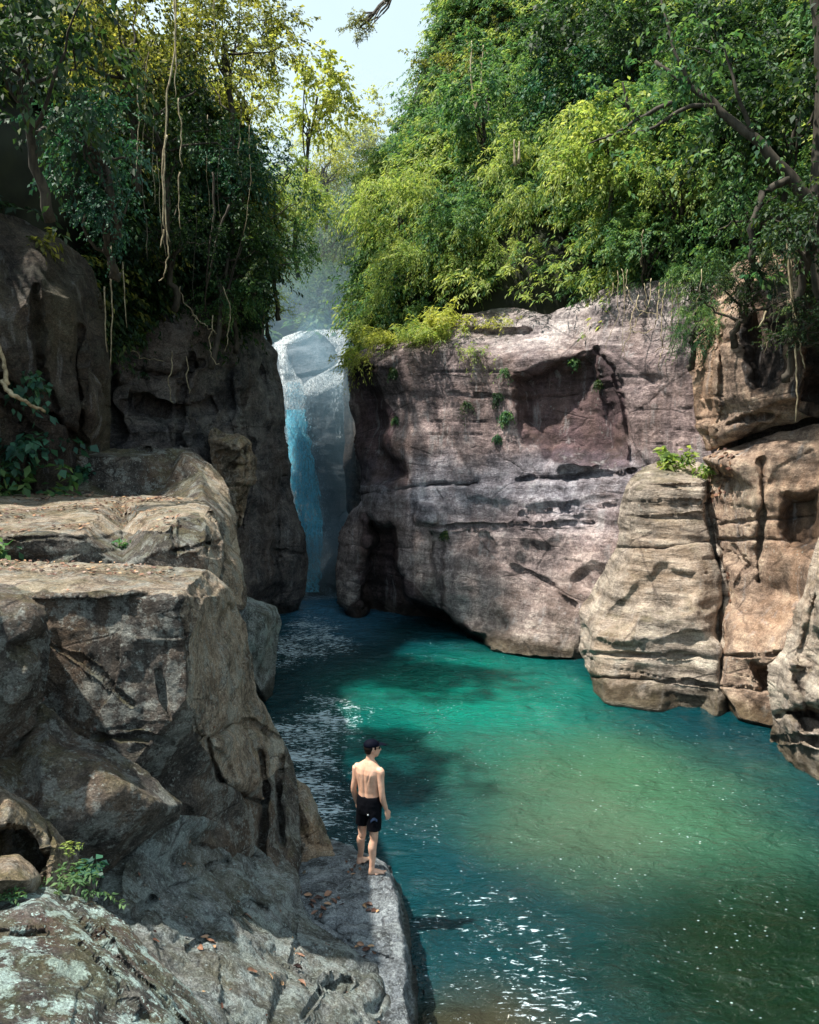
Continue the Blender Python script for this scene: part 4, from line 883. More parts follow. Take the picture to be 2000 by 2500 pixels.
pts = np.array([at(x+rg.normal(0, 45), y+rg.normal(0, 45), dd+rg.normal(0, .4)) for x, y, dd in [(1600,170,19.8),(1560,330,19.2),(1650,250,19.4),(1770,110,19),(1620,20,19.7),(1830,380,19),(1740,180,19.3),(1850,620,19),(1990,100,19),(1700,330,19.2)] for _ in range(11)])
V, F = sprays(pts-b, rg.normal(0, 1, pts.shape)+[0, 0, .2], rg.uniform(.4, .9, len(pts)), 12, rg, .4, .16, .24)
add_mesh_fast('crown', V, F, L_mid, root)

M_pale_bark = M_vine
for lab, ls in [('slender pale trunk standing bare in front of the dark tree right of the sky gap', [[(1175,380,34),(1160,280,34),(1150,190,34),(1152,100,34.2)],[(1160,280,34),(1176,200,34),(1180,110,34)]]),
                ('short pair of pale bare stems among the bamboo on the right slope', [[(1258,405,29),(1256,340,29)],[(1266,400,29),(1268,345,29)]]),
                ('thin dark bare branch reaching across the green right slope', [[(1640,250,22.5),(1560,290,22.5),(1500,330,22.4),(1440,350,22.4)],[(1560,290,22.5),(1530,250,22.4),(1520,200,22.4)]])]:
    b = at(*ls[0][0]); o = tubes_obj('bare_branch', [limb(l, .06, .02, rg) for l in ls], M_bark if 'dark bare' in lab else M_pale_bark, None, b); tag(o, lab, 'branch')
# ---- hanging vines ----
def vine(label, strands, r, mat=M_vine, name='hanging_vine', group=None, cat='vine', leaves=0, lm=None, wobble=.04):
    P0 = at(*strands[0][0]); root = None; lst = []
    for st in strands:
        P = np.array([at(*p) for p in st]); out = []
        for i in range(len(P)-1):
            seg = wob(P[i], P[i+1], 8, wobble, rg); out.append(seg if i == 0 else seg[1:])
        P = np.concatenate(out); lst.append(tube(P, np.linspace(r, r*.55, len(P))*rg.uniform(.85, 1.15, len(P)), 6))
    o = tubes_obj(name, lst, mat, None, P0); tag(o, label, cat, group); return o
vine('long pale double vine hanging down the middle of the dark left trees', [[(430,-60,18),(428,120,18),(408,220,18),(405,330,18),(400,430,18),(407,560,18),(412,620,18),(404,660,18),(388,686,18)],[(408,330,18),(396,420,18),(398,540,18),(415,590,18)],[(400,560,18),(392,605,18)]], .02, name='hanging_vine', wobble=.03)
vine('thin straight vine right of the long double vine', [[(432,-60,17.6),(430,150,17.6),(428,240,17.6)],[(436,240,17.6),(442,330,17.6),(444,410,17.6)]], .014)
vine('thin vine dangling left of the long double vine', [[(336,200,18),(337,320,18),(334,420,18)]], .012)
vine('short kinked vine hanging in front of the left trees', [[(440,420,18.5),(436,500,18.5),(442,560,18.5)]], .014)
vine('dark leaning liana between the dark trees above the back wall', [[(520,420,23),(525,520,23),(508,640,23),(500,760,24)],[(560,500,23.5),(530,580,23.5),(505,700,24)]], .035, mat=M_bark)
vine('tangle of pale roots on the top of the dark back wall', [[(440,700,24.5),(470,760,24.4),(478,800,24.3)],[(470,760,24.4),(500,790,24.3),(530,815,24.4)],[(300,850,24.3),(340,876,24.2),(400,882,24.3)],[(420,860,24.4),(412,920,24.2),(424,985,24.2)],[(455,870,24.4),(462,960,24.2)],[(520,770,24.5),(515,850,24.3),(535,890,24.3)],[(545,700,25),(560,790,25),(548,860,25)]], .017, name='root', cat='roots', wobble=.12)
vine('curved pale root climbing the brown left wall', [[(5,930,15.8),(30,965,15.7),(70,985,16),(110,1005,16.4)],[(20,940,15.8),(10,880,15.8),(-20,800,15.6)]], .05, name='root', cat='roots')
vine('looping pale roots dangling over the cliff edge on the right', [[(1590,680,25.5),(1575,760,25.2),(1545,800,25.2),(1525,810,25.2)],[(1610,690,25.4),(1605,780,25),(1580,812,25),(1540,808,25.1)],[(1625,690,25.2),(1615,760,25),(1620,850,25),(1612,905,25)],[(1640,680,25),(1640,780,24.8),(1632,830,24.8)],[(1560,720,25.6),(1540,800,25.3),(1515,870,25.4)],[(1650,700,25),(1655,790,24.8),(1630,850,24.8),(1600,860,24.9)],[(1530,700,26),(1560,760,25.6),(1620,770,25.2)]], .017, name='root', cat='roots', wobble=.1)
vine('long dark vine hanging down the shadowed right edge', [[(1925,560,18),(1930,700,18),(1950,830,18),(1965,900,18)],[(1870,760,18.5),(1850,800,18.5)],[(1930,620,18),(1945,900,18),(1942,1030,18)]], .025)
vine('thin vines trailing down the shaded left tree trunks', [[(270,600,19),(275,760,19),(268,900,19)],[(300,640,21),(310,800,21)],[(255,700,19),(262,860,19)]], .02)

VR = np.random.default_rng(12)
for i in range(16):
    x = VR.uniform(150, 640); y = VR.uniform(-20, 480); d = 16.5+8*(x-150)/490; L = VR.uniform(90, 300)
    vine('thin straight vine hanging among the dark left trees', [[(x, y, d), (x+VR.normal(0, 6), y+L*.5, d), (x+VR.normal(0, 10), y+L, d)]], .009, group='thin vines on the left trees', mat=M_vine if i % 2 else M_bark)
for i in range(9):
    x = VR.uniform(1480, 1960); y = VR.uniform(560, 700); d = 26-6*(x-1480)/480; L = VR.uniform(80, 240)
    vine('thin root dangling from the trees over the right rocks', [[(x, y, d-.8), (x+VR.normal(0, 10), y+L*.5, d-.9), (x+VR.normal(0, 22), y+L, d-.8)]], .011, group='thin roots over the right rocks', name='root', cat='root', wobble=.08)
# ================= WATERFALL, MIST =================
def wpt(key, px, py, off):
    P, T, nn, X, Y = SURF[key]; i = int(np.argmin((X-px)**2+(Y-py)**2)); d = P[i, 1]-off
    return at(px, py, d)
def fall_mat(name, c, lo, hi, sc=(9, 9, 1.2)):
    m = NT(name); p = m.pos(); n = m.noise(m.mapv(p, sc), 1.0, 6, .7, .3); n2 = m.noise(p, 8, 4, .7)
    a = m.ramp(m.math('ADD', m.math('MULTIPLY', n, .7), m.math('MULTIPLY', n2, .3)), [(lo, 0.), (hi, 1.)])
    b = m.bsdf(Base_Color=c, Roughness=.5); tl = m.n('ShaderNodeBsdfTranslucent'); tl.inputs[0].default_value = (*c, 1)
    mx0 = m.n('ShaderNodeMixShader'); mx0.inputs[0].default_value = .4; m.l(b.outputs[0], mx0.inputs[1]); m.l(tl.outputs[0], mx0.inputs[2])
    t = m.n('ShaderNodeBsdfTransparent'); mx = m.n('ShaderNodeMixShader'); m.l(a, mx.inputs[0]); m.l(t.outputs[0], mx.inputs[1]); m.l(mx0.outputs[0], mx.inputs[2])
    m.l(mx.outputs[0], m.out.inputs[0]); return m.m
M_white = fall_mat('white_water', (.9, .94, .97), .485, .545, (19, 19, 2.0))
M_blueveil = fall_mat('blue_veil_water', (.22, .78, 1.0), .45, .53, (11, 11, 1.1))  # blue shade on the white water put into its base colour
M_thin = fall_mat('thin_trickle', (.7, .8, .88), .50, .60, (12, 12, .9))
fb = wpt('waterfall_wall', 760, 1438, 0); wf = empty('waterfall', (fb[0], fb[1]-1.0, 0)); tag(wf, 'tall narrow waterfall dropping in a blue veil at the end of the gorge', 'waterfall')
def sheet(name, rows, mat, off0, off1, seed, nc=14, layers=2):
    V = []; F = []; rg = np.random.default_rng(seed)
    for L in range(layers):
        ys = []; rr = []
        for i in range(len(rows)-1):
            a, b = rows[i], rows[i+1]; k = max(2, int((b[0]-a[0])/7))
            for j in range(k): rr.append([a[q]+(b[q]-a[q])*j/k for q in range(3)])
        rr.append(list(rows[-1])); n = len(rr); base = len(V)
        for i, (y, xl, xr) in enumerate(rr):
            t = i/(n-1)
            jl, jr = (5*vnoise(np.array([[y/22, seed, L]]))[0], 5*vnoise(np.array([[y/22, seed+9, L]]))[0])
            for c in range(nc):
                q = c/(nc-1); x = xl+jl+(xr+jr-xl-jl)*q
                off = off0+(off1-off0)*t+.25*math.sin(math.pi*q)+.12*vnoise(np.array([[x/9, y/30, L*3.]]))[0]+L*.22
                V.append(wpt('waterfall_wall', x, y, off))
        for i in range(n-1):
            for c in range(nc-1):
                a = base+i*nc+c; F.append((a, a+1, a+nc+1, a+nc))
    V = np.array(V)-np.array(wf.location)
    return mesh_obj(name, V, F, mat, wf, True, (0, 0, 0))
sheet('white_stream', [(836, 667, 700), (860, 670, 702), (885, 679, 708), (915, 684, 722), (935, 684, 742), (960, 690, 742), (990, 698, 742), (1030, 700, 744), (1090, 706, 738), (1160, 718, 736), (1220, 728, 738)], M_white, .1, .6, 1)
sheet('white_stream', [(805, 765, 850), (820, 790, 851), (850, 822, 852), (885, 830, 852), (905, 800, 850), (925, 752, 850), (945, 736, 815), (965, 732, 775)], M_white, .1, .25, 2)
sheet('white_stream', [(808, 735, 775), (822, 695, 760), (840, 668, 712)], M_white, .15, .15, 3)
sheet('trickle', [(925, 795, 852), (960, 808, 851), (1010, 815, 850), (1070, 822, 849)], M_thin, .1, .2, 4, layers=1)
sheet('blue_veil', [(1000, 696, 748), (1060, 700, 754), (1120, 706, 764), (1180, 712, 776), (1250, 722, 786), (1330, 736, 790), (1400, 744, 784), (1446, 744, 778)], M_blueveil, .6, 1.5, 5, layers=2)
rg = np.random.default_rng(8); n = 9000
yy = rg.uniform(930, 1446, n); t = (yy-930)/516; cx = 718+50*t+rg.normal(0, 1, n)*(13+12*t); D0 = 37.6-1.8*t-rg.uniform(0, 1.0, n)
c = np.array([at(a, b, d) for a, b, d in zip(cx, yy, D0)])-np.array(wf.location)
dv = rg.normal(0, .25, c.shape); dv[:, 2] = -1
V, F = leaf_arrays(c, dv, rg.normal(0, 1, c.shape), rg.uniform(.04, .14, n), rg.uniform(.005, .014, n))
m = NT('spray_drops'); bs = m.bsdf(Base_Color=(.55, .85, 1.0), Roughness=.4); m.l(bs.outputs[0], m.out.inputs[0])
o = add_mesh_fast('spray', V, F, m.m, wf); o['kind'] = 'stuff'
M_foam = fall_mat('base_foam', (.45, .75, .92), .42, .56, (3, 3, 3))
def mist(loc, r, dens, col, label):
    m = NT('mist_air'); v = m.n('ShaderNodeVolumePrincipled'); v.inputs['Color'].default_value = (*col, 1); v.inputs['Density'].default_value = dens; v.inputs['Anisotropy'].default_value = .1
    m.l(v.outputs[0], m.out.inputs['Volume']); bm = bmesh.new(); bmesh.ops.create_icosphere(bm, subdivisions=4, radius=1)
    o = from_bm('mist', bm, m.m, loc=loc); o.scale = r; tag(o, label, 'mist', kind='stuff'); return o
mist(at(800, 1120, 36), (2.5, 2.4, 6.2), .17, (.45, .76, 1.0), 'blue mist filling the slot in front of the waterfall')
mist(at(760, 830, 38), (4.2, 4.2, 3.4), .04, (.50, .78, 1.0), 'pale mist glowing over the lip of the waterfall')

mist(at(765, 1400, 34.6), (1.7, 1.4, 1.6), .30, (.62, .85, 1.0), 'dense white blue spray cloud where the waterfall lands')
mist(at(840, 560, 46), (9, 7, 8), .02, (.75, .88, 1.0), 'faint haze hanging among the far trees beyond the waterfall')
# ================= PLANTS, LEAVES =================
def spt(key, px, py):
    P, T, nn, X, Y = SURF[key]; i = int(np.argmin((X-px)**2+(Y-py)**2)); return P[i], nn[i]
def plant(name, label, cat, key, px, py, n, L, nl, leaf, asp, mat, up=.8, droop=.6, group=None, spread=.9, seed=0, rad=.1):
    rg = np.random.default_rng(seed+px*7+py); b, nr = spt(key, px, py)
    dr = rg.normal(0, .6, (n, 3))+nr*.5; dr[:, 2] += up
    V, F = sprays(np.tile(b, (n, 1))+rg.normal(0, rad, (n, 3))*[1, 1, .3], dr, L*rg.uniform(.6, 1.2, n), nl, rg, droop, leaf, asp, spread)
    o = add_mesh_fast(name, V, F, mat, origin=b); tag(o, label, cat, group); return o
RC = 'right_cliff'
plant('shrub', 'yellow green grassy shrub on the left corner of the right cliff top', 'shrub', RC, 945, 845, 90, .95, 22, .17, .1, L_lit, seed=1, rad=.45)
plant('shrub', 'bushy bright shrub trailing over the middle of the cliff top', 'shrub', RC, 1040, 832, 120, 1.05, 22, .17, .1, L_yel, seed=2, rad=.5)
plant('shrub', 'tall feathery yellow shrub behind the cliff top slab', 'shrub', RC, 1090, 800, 90, 1.25, 24, .18, .1, L_lit, seed=3, rad=.5)
plant('shrub', 'mossy yellow tuft on the narrow left shoulder of the right cliff', 'shrub', RC, 885, 880, 80, .7, 18, .13, .12, L_lit, seed=4, rad=.35, up=.4)
plant('shrub', 'low grass tuft right of the trailing shrub on the cliff top', 'shrub', RC, 1160, 860, 34, .5, 14, .12, .1, L_yel, seed=5, rad=.25, up=.2)
plant('shrub', 'small bright tuft growing from the cliff top crevice', 'shrub', RC, 1220, 790, 40, .5, 14, .12, .1, L_lit, seed=6, rad=.3)
for i, (x, y, r, lb) in enumerate([(1232,905,.38,'dark fern tuft high on the right cliff below the grass'),(1216,965,.3,'small fern tuft under the higher fern on the right cliff'),(1236,1010,.28,'tiny fern tuft low on the right cliff face'),(1140,985,.3,'pale fern tuft in the middle of the right cliff face'),
      (1215,1065,.22,'little green sprig just above the long crack in the right cliff'),(970,905,.22,'small moss tuft near the left end of the right cliff'),(962,1020,.2,'dark moss tuft beside the shaded left edge of the right cliff'),(1085,1300,.16,'speck of green growing on the lower right cliff'),(1400,880,.24,'sprig of leaves at the top of the cliff alcove'),(1470,930,.2,'sprig of leaves on the right side of the cliff alcove')]):
    plant('fern', lb, 'fern', RC, x, y, 22+7*(i*3 % 4), r*(.75+.12*(i*5 % 4)), 15, .075+.012*(i % 3), .16+.03*(i % 3), L_dark if i % 2 else L_mid, up=.1, droop=.9, seed=i, rad=.02)
plant('shrub', 'leafy light green plant growing on top of the rock buttress', 'shrub', 'rock_buttress', 1640, 1135, 18, .95, 12, .26, .2, L_yel, up=1.1, droop=.45, seed=3, rad=.15)
plant('shrub', 'smaller leafy plant in the crack beside the rock buttress', 'shrub', 'right_wall', 1745, 1150, 12, .5, 10, .2, .2, L_yel, up=.8, seed=4)
plant('shrub', 'leafy bush spilling over the left end of the flat topped boulder', 'shrub', 'flat_topped_boulder', 100, 1140, 26, .9, 11, .23, .3, L_mid, up=.7, droop=.8, seed=5, rad=.35)
plant('shrub', 'big leaved bush at the left edge above the upper ledge', 'shrub', 'upper_ledge', 20, 1206, 44, 1.15, 11, .24, .3, L_mid, up=1.0, droop=.6, seed=6, rad=.5)
plant('shrub', 'dark leafy bush behind the big leaved bush at the left edge', 'shrub', 'left_rock_wall', 60, 1090, 24, .8, 10, .22, .3, L_teal, up=.5, droop=.6, seed=7, rad=.3)
plant('fern', 'small leafy sprig on the face of the flat topped boulder', 'plant', 'flat_topped_boulder', 205, 1150, 9, .35, 8, .15, .3, L_teal, seed=8)
plant('fern', 'sprig of green leaves on the dark riser of the upper ledge', 'plant', 'upper_ledge', 300, 1345, 9, .22, 8, .10, .25, L_mid, seed=9, rad=.04)
plant('fern', 'sprig of green leaves at the left edge between the two ledges', 'plant', 'upper_ledge', 5, 1345, 10, .28, 8, .11, .25, L_mid, seed=10, rad=.06)
plant('shrub', 'leafy sprig on the brown left wall above the curved root', 'shrub', 'left_rock_wall', 62, 935, 14, .45, 9, .18, .28, L_teal, up=.2, seed=11, rad=.15)
plant('shrub', 'lone leafy sprig high on the brown left wall', 'shrub', 'left_rock_wall', 95, 600, 12, .5, 9, .16, .28, L_olive, up=.2, seed=12, rad=.15)
# ferns between the foreground boulders
M_fern = leaf_mat('fern_leaf', [(.03, .08, .04), (.07, .15, .06), (.15, .23, .09)], .35, clump=4)
def fern(label, px, py, d, fronds, L, leaf, mat, cat='fern', asp=.16, nl=26, off=(0, 0, 0)):
    L *= .68; leaf *= .72
    rg = np.random.default_rng(int(px+py)); b = at(px, py, d)+np.array(off); parts = []
    for a, el, l in fronds:
        dr = np.array([[math.cos(R(a))*math.cos(R(el)), math.sin(R(a))*math.cos(R(el)), math.sin(R(el))]])
        v, f = sprays(b[None], dr, np.array([L*l]), nl, rg, .55, leaf, asp, 1.3, .1); parts.append((v, f))
    V, F = join(parts); o = add_mesh_fast('fern' if cat == 'fern' else 'plant', V, F, mat, origin=b); tag(o, label, cat)
fern('pale green fern arching between the arched boulder and the dark leaning boulder', 175, 2150, 6.05, [(-60,50,1),(-20,45,1.1),(20,50,1),(80,55,.9),(140,50,.9),(-100,35,.8),(200,40,.9),(-40,25,.9)], .42, .075, M_fern)
fern('single long fern frond lying right over the big lichen boulder', 205, 2178, 5.95, [(-8,18,1.2),(10,10,.8)], .40, .06, M_fern)
fern('blue green broad leaved plant growing in the gap beside the fern', 215, 2130, 6.15, [(-70,55,1),(-10,60,1),(40,40,1),(150,60,.8),(-120,50,.8),(-40,30,.8)], .26, .10, L_teal, 'plant', .34, 9)
fern('fine yellow green sprigs behind the broad leaved plant', 165, 2100, 6.3, [(60,70,1),(120,75,1.1),(20,65,1),(90,85,.9)], .38, .06, L_yel, 'plant', .13, 16)
fern('mossy green tuft on the left end of the lichen boulder', 30, 2190, 5.5, [(a*40,40,1) for a in range(9)], .16, .05, L_mid, 'plant', .2, 10)

# dry leaves
m = NT('dry_leaf'); ri = m.n('ShaderNodeNewGeometry').outputs['Random Per Island']
oi = m.n('ShaderNodeObjectInfo').outputs['Random']
bs = m.bsdf(Base_Color=m.ramp(m.math('FRACT', m.math('ADD', ri, oi)), [(0, (.05, .022, .018)), (.4, (.13, .06, .04)), (.75, (.26, .14, .09)), (1, (.42, .27, .15))]), Roughness=.5); m.l(bs.outputs[0], m.out.inputs[0]); M_dry = m.m
def dry_mesh(k):
    rg = np.random.default_rng(k); n = 9; V = []; F = []; w0 = rg.uniform(.24, .36); curl = rg.uniform(.2, .9); bend = rg.uniform(-.5, .9)
    for i in range(n):
        t = i/(n-1); w = w0*math.sin(math.pi*min(1, t*.93+.05))**.8; zc = bend*.5*(t-.5)**2+.03*math.sin(9*t+k)
        for q in (-1, -.5, 0, .5, 1):
            V.append((t-.5, q*w+.05*math.sin(4*t+k), zc+curl*w*abs(q)**1.6*(1+.2*rg.normal())))
    for i in range(n-1):
        for j in range(4): a = i*5+j; F.append((a, a+1, a+6, a+5))
    V = np.array(V); V[:, 2] -= V[:, 2].min(); me = bpy.data.meshes.new('dry_leaf'); me.from_pydata(V.tolist(), [], F); me.polygons.foreach_set('use_smooth', [True]*len(me.polygons)); me.materials.append(M_dry); me.update(); return me
DM = [dry_mesh(k) for k in range(5)]
DR = np.random.default_rng(3)
def dryleaf(key, px, py, s, label, group=None):
    b, nr = spt(key, px, py); o = bpy.data.objects.new('dead_leaf', DM[DR.integers(5)]); COL.objects.link(o)
    o.location = Vector(b)+Vector(nr)*.008; q = Vector(nr).to_track_quat('Z', 'Y').to_matrix()@Matrix.Rotation(DR.uniform(0, 6.28), 3, 'Z')@Matrix.Rotation(DR.normal(0, .3), 3, 'X')
    o.rotation_euler = q.to_euler(); s *= .64; o.scale = (s, s*DR.uniform(.6, 1), s*DR.uniform(.6, 1.2)); tag(o, label, 'dead leaf', group)
SL, LG = 'river_slab', 'river_ledge'
for x, y, s, lb in [(348,2134,.10,'orange dry leaf at the stem end near the top of the slab crease'),(446,2116,.14,'dark curled leaf near the top of the slab under the lower ledge'),(516,2058,.10,'small tan leaf alone high on the slab'),(615,2226,.15,'pale curled leaf in the middle of the slab'),
     (383,2293,.12,'reddish leaf at the left side of the slab near the big boulder'),(612,2375,.20,'long tan leaf low on the slab left of the crack'),(655,2392,.15,'brown leaf end to end with the long tan one'),(736,2325,.14,'yellow tipped leaf at the top of the crack cluster'),(734,2352,.16,'large pink brown leaf in the middle of the crack cluster'),(738,2400,.14,'red brown leaf at the bottom of the crack cluster'),(690,2398,.10,'small dark leaf fragment left of the crack cluster'),(540,2455,.12,'reddish leaf near the bottom edge of the slab')]:
    dryleaf(SL, x, y, s, lb)
for x, y, s in [(505,2278,.16),(515,2296,.15),(490,2308,.13),(522,2312,.12)]: dryleaf(SL, x, y, s, 'brown leaf in the small pile in the middle left of the slab', 'pile of leaves on the slab')
for x, y, s in [(752,2190,.16),(765,2205,.17),(780,2200,.2),(800,2190,.19),(815,2205,.18),(836,2216,.14),(768,2230,.16),(785,2240,.15),(758,2215,.17),(800,2215,.15),(745,2178,.14),(790,2222,.18),(828,2200,.13)]: dryleaf(LG if x > 745 else SL, x, y, s, 'crumpled brown leaf in the heap where slab and blue grey ledge meet', 'heap of leaves at the ledge corner')
for x, y, s in [(890,2212,.14),(902,2206,.16),(912,2220,.15),(900,2222,.12),(922,2222,.1)]: dryleaf(LG, x, y, s, 'dark dry leaf in the little cluster in front of the man on the ledge', 'small cluster of leaves on the ledge')
for x, y, s in [(880,2305,.14),(895,2318,.16),(905,2312,.12),(890,2330,.13),(870,2312,.1),(912,2325,.1)]: dryleaf(LG, x, y, s, 'dark dry leaf in the low cluster where the ledge narrows', 'low cluster of leaves on the ledge')
for x, y, s in [(858,2122,.15),(868,2116,.13),(850,2128,.12),(846,2112,.1),(878,2122,.11),(862,2132,.12)]: dryleaf(LG, x, y, s, 'blackened leaf scrap behind the heel of the man', 'leaf scraps behind the man')
def litter(key, n, sel, seed, label, s0, s1):
    rg = np.random.default_rng(seed); Q, nn, x, y = scatter_on(key, n, sel, seed)
    d = np.cross(nn, rg.normal(0, 1, Q.shape)); nr = nn+rg.normal(0, .35, Q.shape); l = rg.uniform(s0, s1, n)
    V, F = leaf_arrays(Q+nn*.012, d, nr, l, l*rg.uniform(.2, .35, n), .5, -.2)
    o = add_mesh_fast('leaf_litter', V, F, M_dry, origin=Q.mean(0)); tag(o, label, 'leaf litter', kind='stuff')
litter('upper_ledge', 900, lambda x, y, P, nz: np.where((x < 440) & (y < 1300) & (x > -80) & (nz > .4) & (fbm(P, .8, 3, 61) > -.1), 1., .01), 1, 'reddish dry leaves strewn over the flat top of the upper ledge', .03, .10)
litter('lower_ledge', 300, lambda x, y, P, nz: np.where((x < 430) & (y < 1400) & (x > -80) & (nz > .4), 1., .004), 2, 'dry leaves gathered along the back of the lower ledge', .03, .08)
litter('right_wall', 160, lambda x, y, P, nz: np.where((x < 1800) & (y < 1220) | ((x < 1775) & (y > 1380) & (y < 1470)), 1., .0001), 3, 'orange dry leaves caught in the crack beside the buttress', .1, .2)
litter('river_slab', 110, lambda x, y, P, nz: np.where((x > 250) & (y > 2050), 1., .01), 4, 'small brown leaf crumbs scattered on the slab', .02, .05)
# ================= PERSON =================
def ell(c, r, rot=None, seg=20, rings=12):
    bm = bmesh.new(); bmesh.ops.create_uvsphere(bm, u_segments=seg, v_segments=rings, radius=1)
    V = np.array([v.co[:] for v in bm.verts])*np.array(r); F = [[v.index for v in f.verts] for f in bm.faces]; bm.free()
    if rot is not None: V = V@np.array(rot).T
    return V+np.array(c), F
def loft(secs, seg=24):
    """secs: (centre, right vec*halfwidth, front vec*halfdepth)"""
    V = []; F = []; n = len(secs)
    for c, a, b in secs:
        for k in range(seg):
            q = 2*math.pi*k/seg; V.append(np.array(c)+np.array(a)*math.cos(q)+np.array(b)*math.sin(q))
    for i in range(n-1):
        for k in range(seg):
            k2 = (k+1) % seg; F.append([i*seg+k, i*seg+k2, (i+1)*seg+k2, (i+1)*seg+k])
    F.append(list(range(seg))[::-1]); F.append([(n-1)*seg+k for k in range(seg)])
    return np.array(V), F
def dense(P, r, k=5):
    P = np.array(P, float); n = len(P); r = np.array(r, float); out = []; rr = []
    for i in range(n-1):
        p0, p1, p2, p3 = P[max(i-1, 0)], P[i], P[i+1], P[min(i+2, n-1)]
        for j in range(k):
            t = j/k; out.append(.5*((2*p1)+(-p0+p2)*t+(2*p0-5*p1+4*p2-p3)*t*t+(-p0+3*p1-3*p2+p3)*t**3)); rr.append(r[i]+(r[i+1]-r[i])*t)
    out.append(P[-1]); rr.append(r[-1]); return np.array(out), np.array(rr)
def limb_t(P, r, sides=14):
    p, q = dense(P, r); v, f = tube(p, q, sides); return v, [list(dict.fromkeys(x.tolist())) for x in f]
def fuse(name, parts, mat, parent, vox, fn=None, smooth_it=2):
    V = []; F = []; o = 0
    for v, f in parts:
        V.append(v); F += [[int(i)+o for i in x] for x in f]; o += len(v)
    V = np.concatenate(V); me = bpy.data.meshes.new('tmp'); me.from_pydata(V.tolist(), [], F); me.update()
    bm = bmesh.new(); bm.from_mesh(me); bmesh.ops.recalc_face_normals(bm, faces=bm.faces); bm.to_mesh(me); bm.free()
    ob = bpy.data.objects.new('tmp', me); COL.objects.link(ob)
    md = ob.modifiers.new('r', 'REMESH'); md.mode = 'VOXEL'; md.voxel_size = vox
    ms = ob.modifiers.new('s', 'SMOOTH'); ms.factor = .5; ms.iterations = smooth_it
    dg = bpy.context.evaluated_depsgraph_get(); ev = ob.evaluated_get(dg); m2 = bpy.data.meshes.new_from_object(ev)
    bpy.data.objects.remove(ob); bpy.data.meshes.remove(me)
    if fn:
        co_ = np.zeros(len(m2.vertices)*3); m2.vertices.foreach_get('co', co_); co_ = fn(co_.reshape(-1, 3)); m2.vertices.foreach_set('co', co_.ravel()); m2.update()
    m2.polygons.foreach_set('use_smooth', [True]*len(m2.polygons)); m2.materials.clear(); m2.materials.append(mat); m2.name = name
    o2 = bpy.data.objects.new(name, m2); COL.objects.link(o2); o2.parent = parent; return o2
m = NT('skin'); p = m.n('ShaderNodeTexCoord').outputs['Object']
c = m.ramp(m.noise(p, 9, 6, .7), [(.38, (.56, .32, .225)), (.65, (.70, .44, .33))])
bs = m.bsdf(Base_Color=c, Roughness=.5); bs.inputs['Subsurface Weight'].default_value = .12; bs.inputs['Subsurface Radius'].default_value = (.02, .008, .004); m.l(bs.outputs[0], m.out.inputs[0]); M_skin = m.m
def flat(name, c, r=.7):
    m = NT(name); n = m.noise(m.n('ShaderNodeTexCoord').outputs['Object'], 60, 3); bs = m.bsdf(Base_Color=m.ramp(n, [(.3, tuple(x*.75 for x in c)), (.7, tuple(x*1.2 for x in c))]), Roughness=r); bs.inputs['Specular IOR Level'].default_value = .5 if r < .2 else .06; m.l(bs.outputs[0], m.out.inputs[0]); return m.m
M_short, M_cap, M_hair, M_lens = flat('black_shorts', (.004, .0045, .007)), flat('navy_cap', (.002, .003, .009)), flat('dark_hair', (.012, .009, .008), .5), flat('dark_lens', (.01, .01, .01), .15)
M_pale, M_navy = flat('pale_print', (.6, .62, .66)), flat('blue_print', (.06, .09, .17))
gz = surf_z([LG], *atz(907, 2135, .8)[:2]) or .82
org = atz(906, 2136, gz+.0)
man = empty('person', org); tag(man, 'shirtless barefoot man in black shorts and dark cap standing on the ledge', 'person')
yw = R(30); r_ = np.array([math.cos(yw), -math.sin(yw), 0]); f_ = np.array([math.sin(yw), math.cos(yw), 0])
def T_sec(z, w, dp, cx, cy, push=0): return (np.array([cx, cy, z])+f_*push, r_*w, f_*dp)
torso = loft([T_sec(.84,.12,.10,-.025,.06),T_sec(.88,.155,.115,-.024,.06),T_sec(.95,.162,.118,-.022,.058),T_sec(1.02,.148,.104,-.024,.055),T_sec(1.08,.142,.098,-.026,.052),T_sec(1.16,.150,.102,-.029,.05),T_sec(1.25,.166,.110,-.031,.048),T_sec(1.33,.176,.112,-.031,.046),T_sec(1.385,.172,.100,-.029,.045),T_sec(1.42,.152,.085,-.026,.045),T_sec(1.45,.118,.072,-.02,.045),T_sec(1.48,.078,.060,-.014,.047),T_sec(1.50,.05,.052,-.01,.049)])
shR = np.array([-.03, .045, 1.365])+r_*.165; shL = np.array([-.03, .045, 1.36])-r_*.165
hc = np.array([.022, .056, 1.632]); hf = np.array([.968, .25, -.02]); hf /= np.linalg.norm(hf); hs = np.cross(hf, [0, 0, 1]); hs /= np.linalg.norm(hs); hu = np.cross(hs, hf)
HM = np.stack([hf, -hs, hu], 1)            # columns: forward, left, up
def hp(a, b, c): return hc+hf*a+hs*b+hu*c  # hs points to the camera side
head = [ell(hp(-.012, 0, .02), (.096, .074, .088), HM), ell(hp(.022, 0, -.035), (.068, .060, .072), HM), ell(hp(.045, 0, -.082), (.036, .036, .028), HM), ell(hp(.04, 0, -.02), (.05, .056, .06), HM),
        limb_t([hp(.078, 0, .022), hp(.092, 0, .0), hp(.106, 0, -.022), hp(.092, 0, -.03)], [.009, .010, .013, .012], 8), ell(hp(.086, 0, -.05), (.012, .02, .006), HM), ell(hp(.084, 0, -.064), (.012, .018, .007), HM),
        ell(hp(.076, 0, .035), (.014, .045, .010), HM)]
for s in (1, -1): head += [ell(hp(-.008, .072*s, -.012), (.018, .009, .031), HM), ell(hp(.0, .078*s, -.008), (.008, .006, .024), HM)]
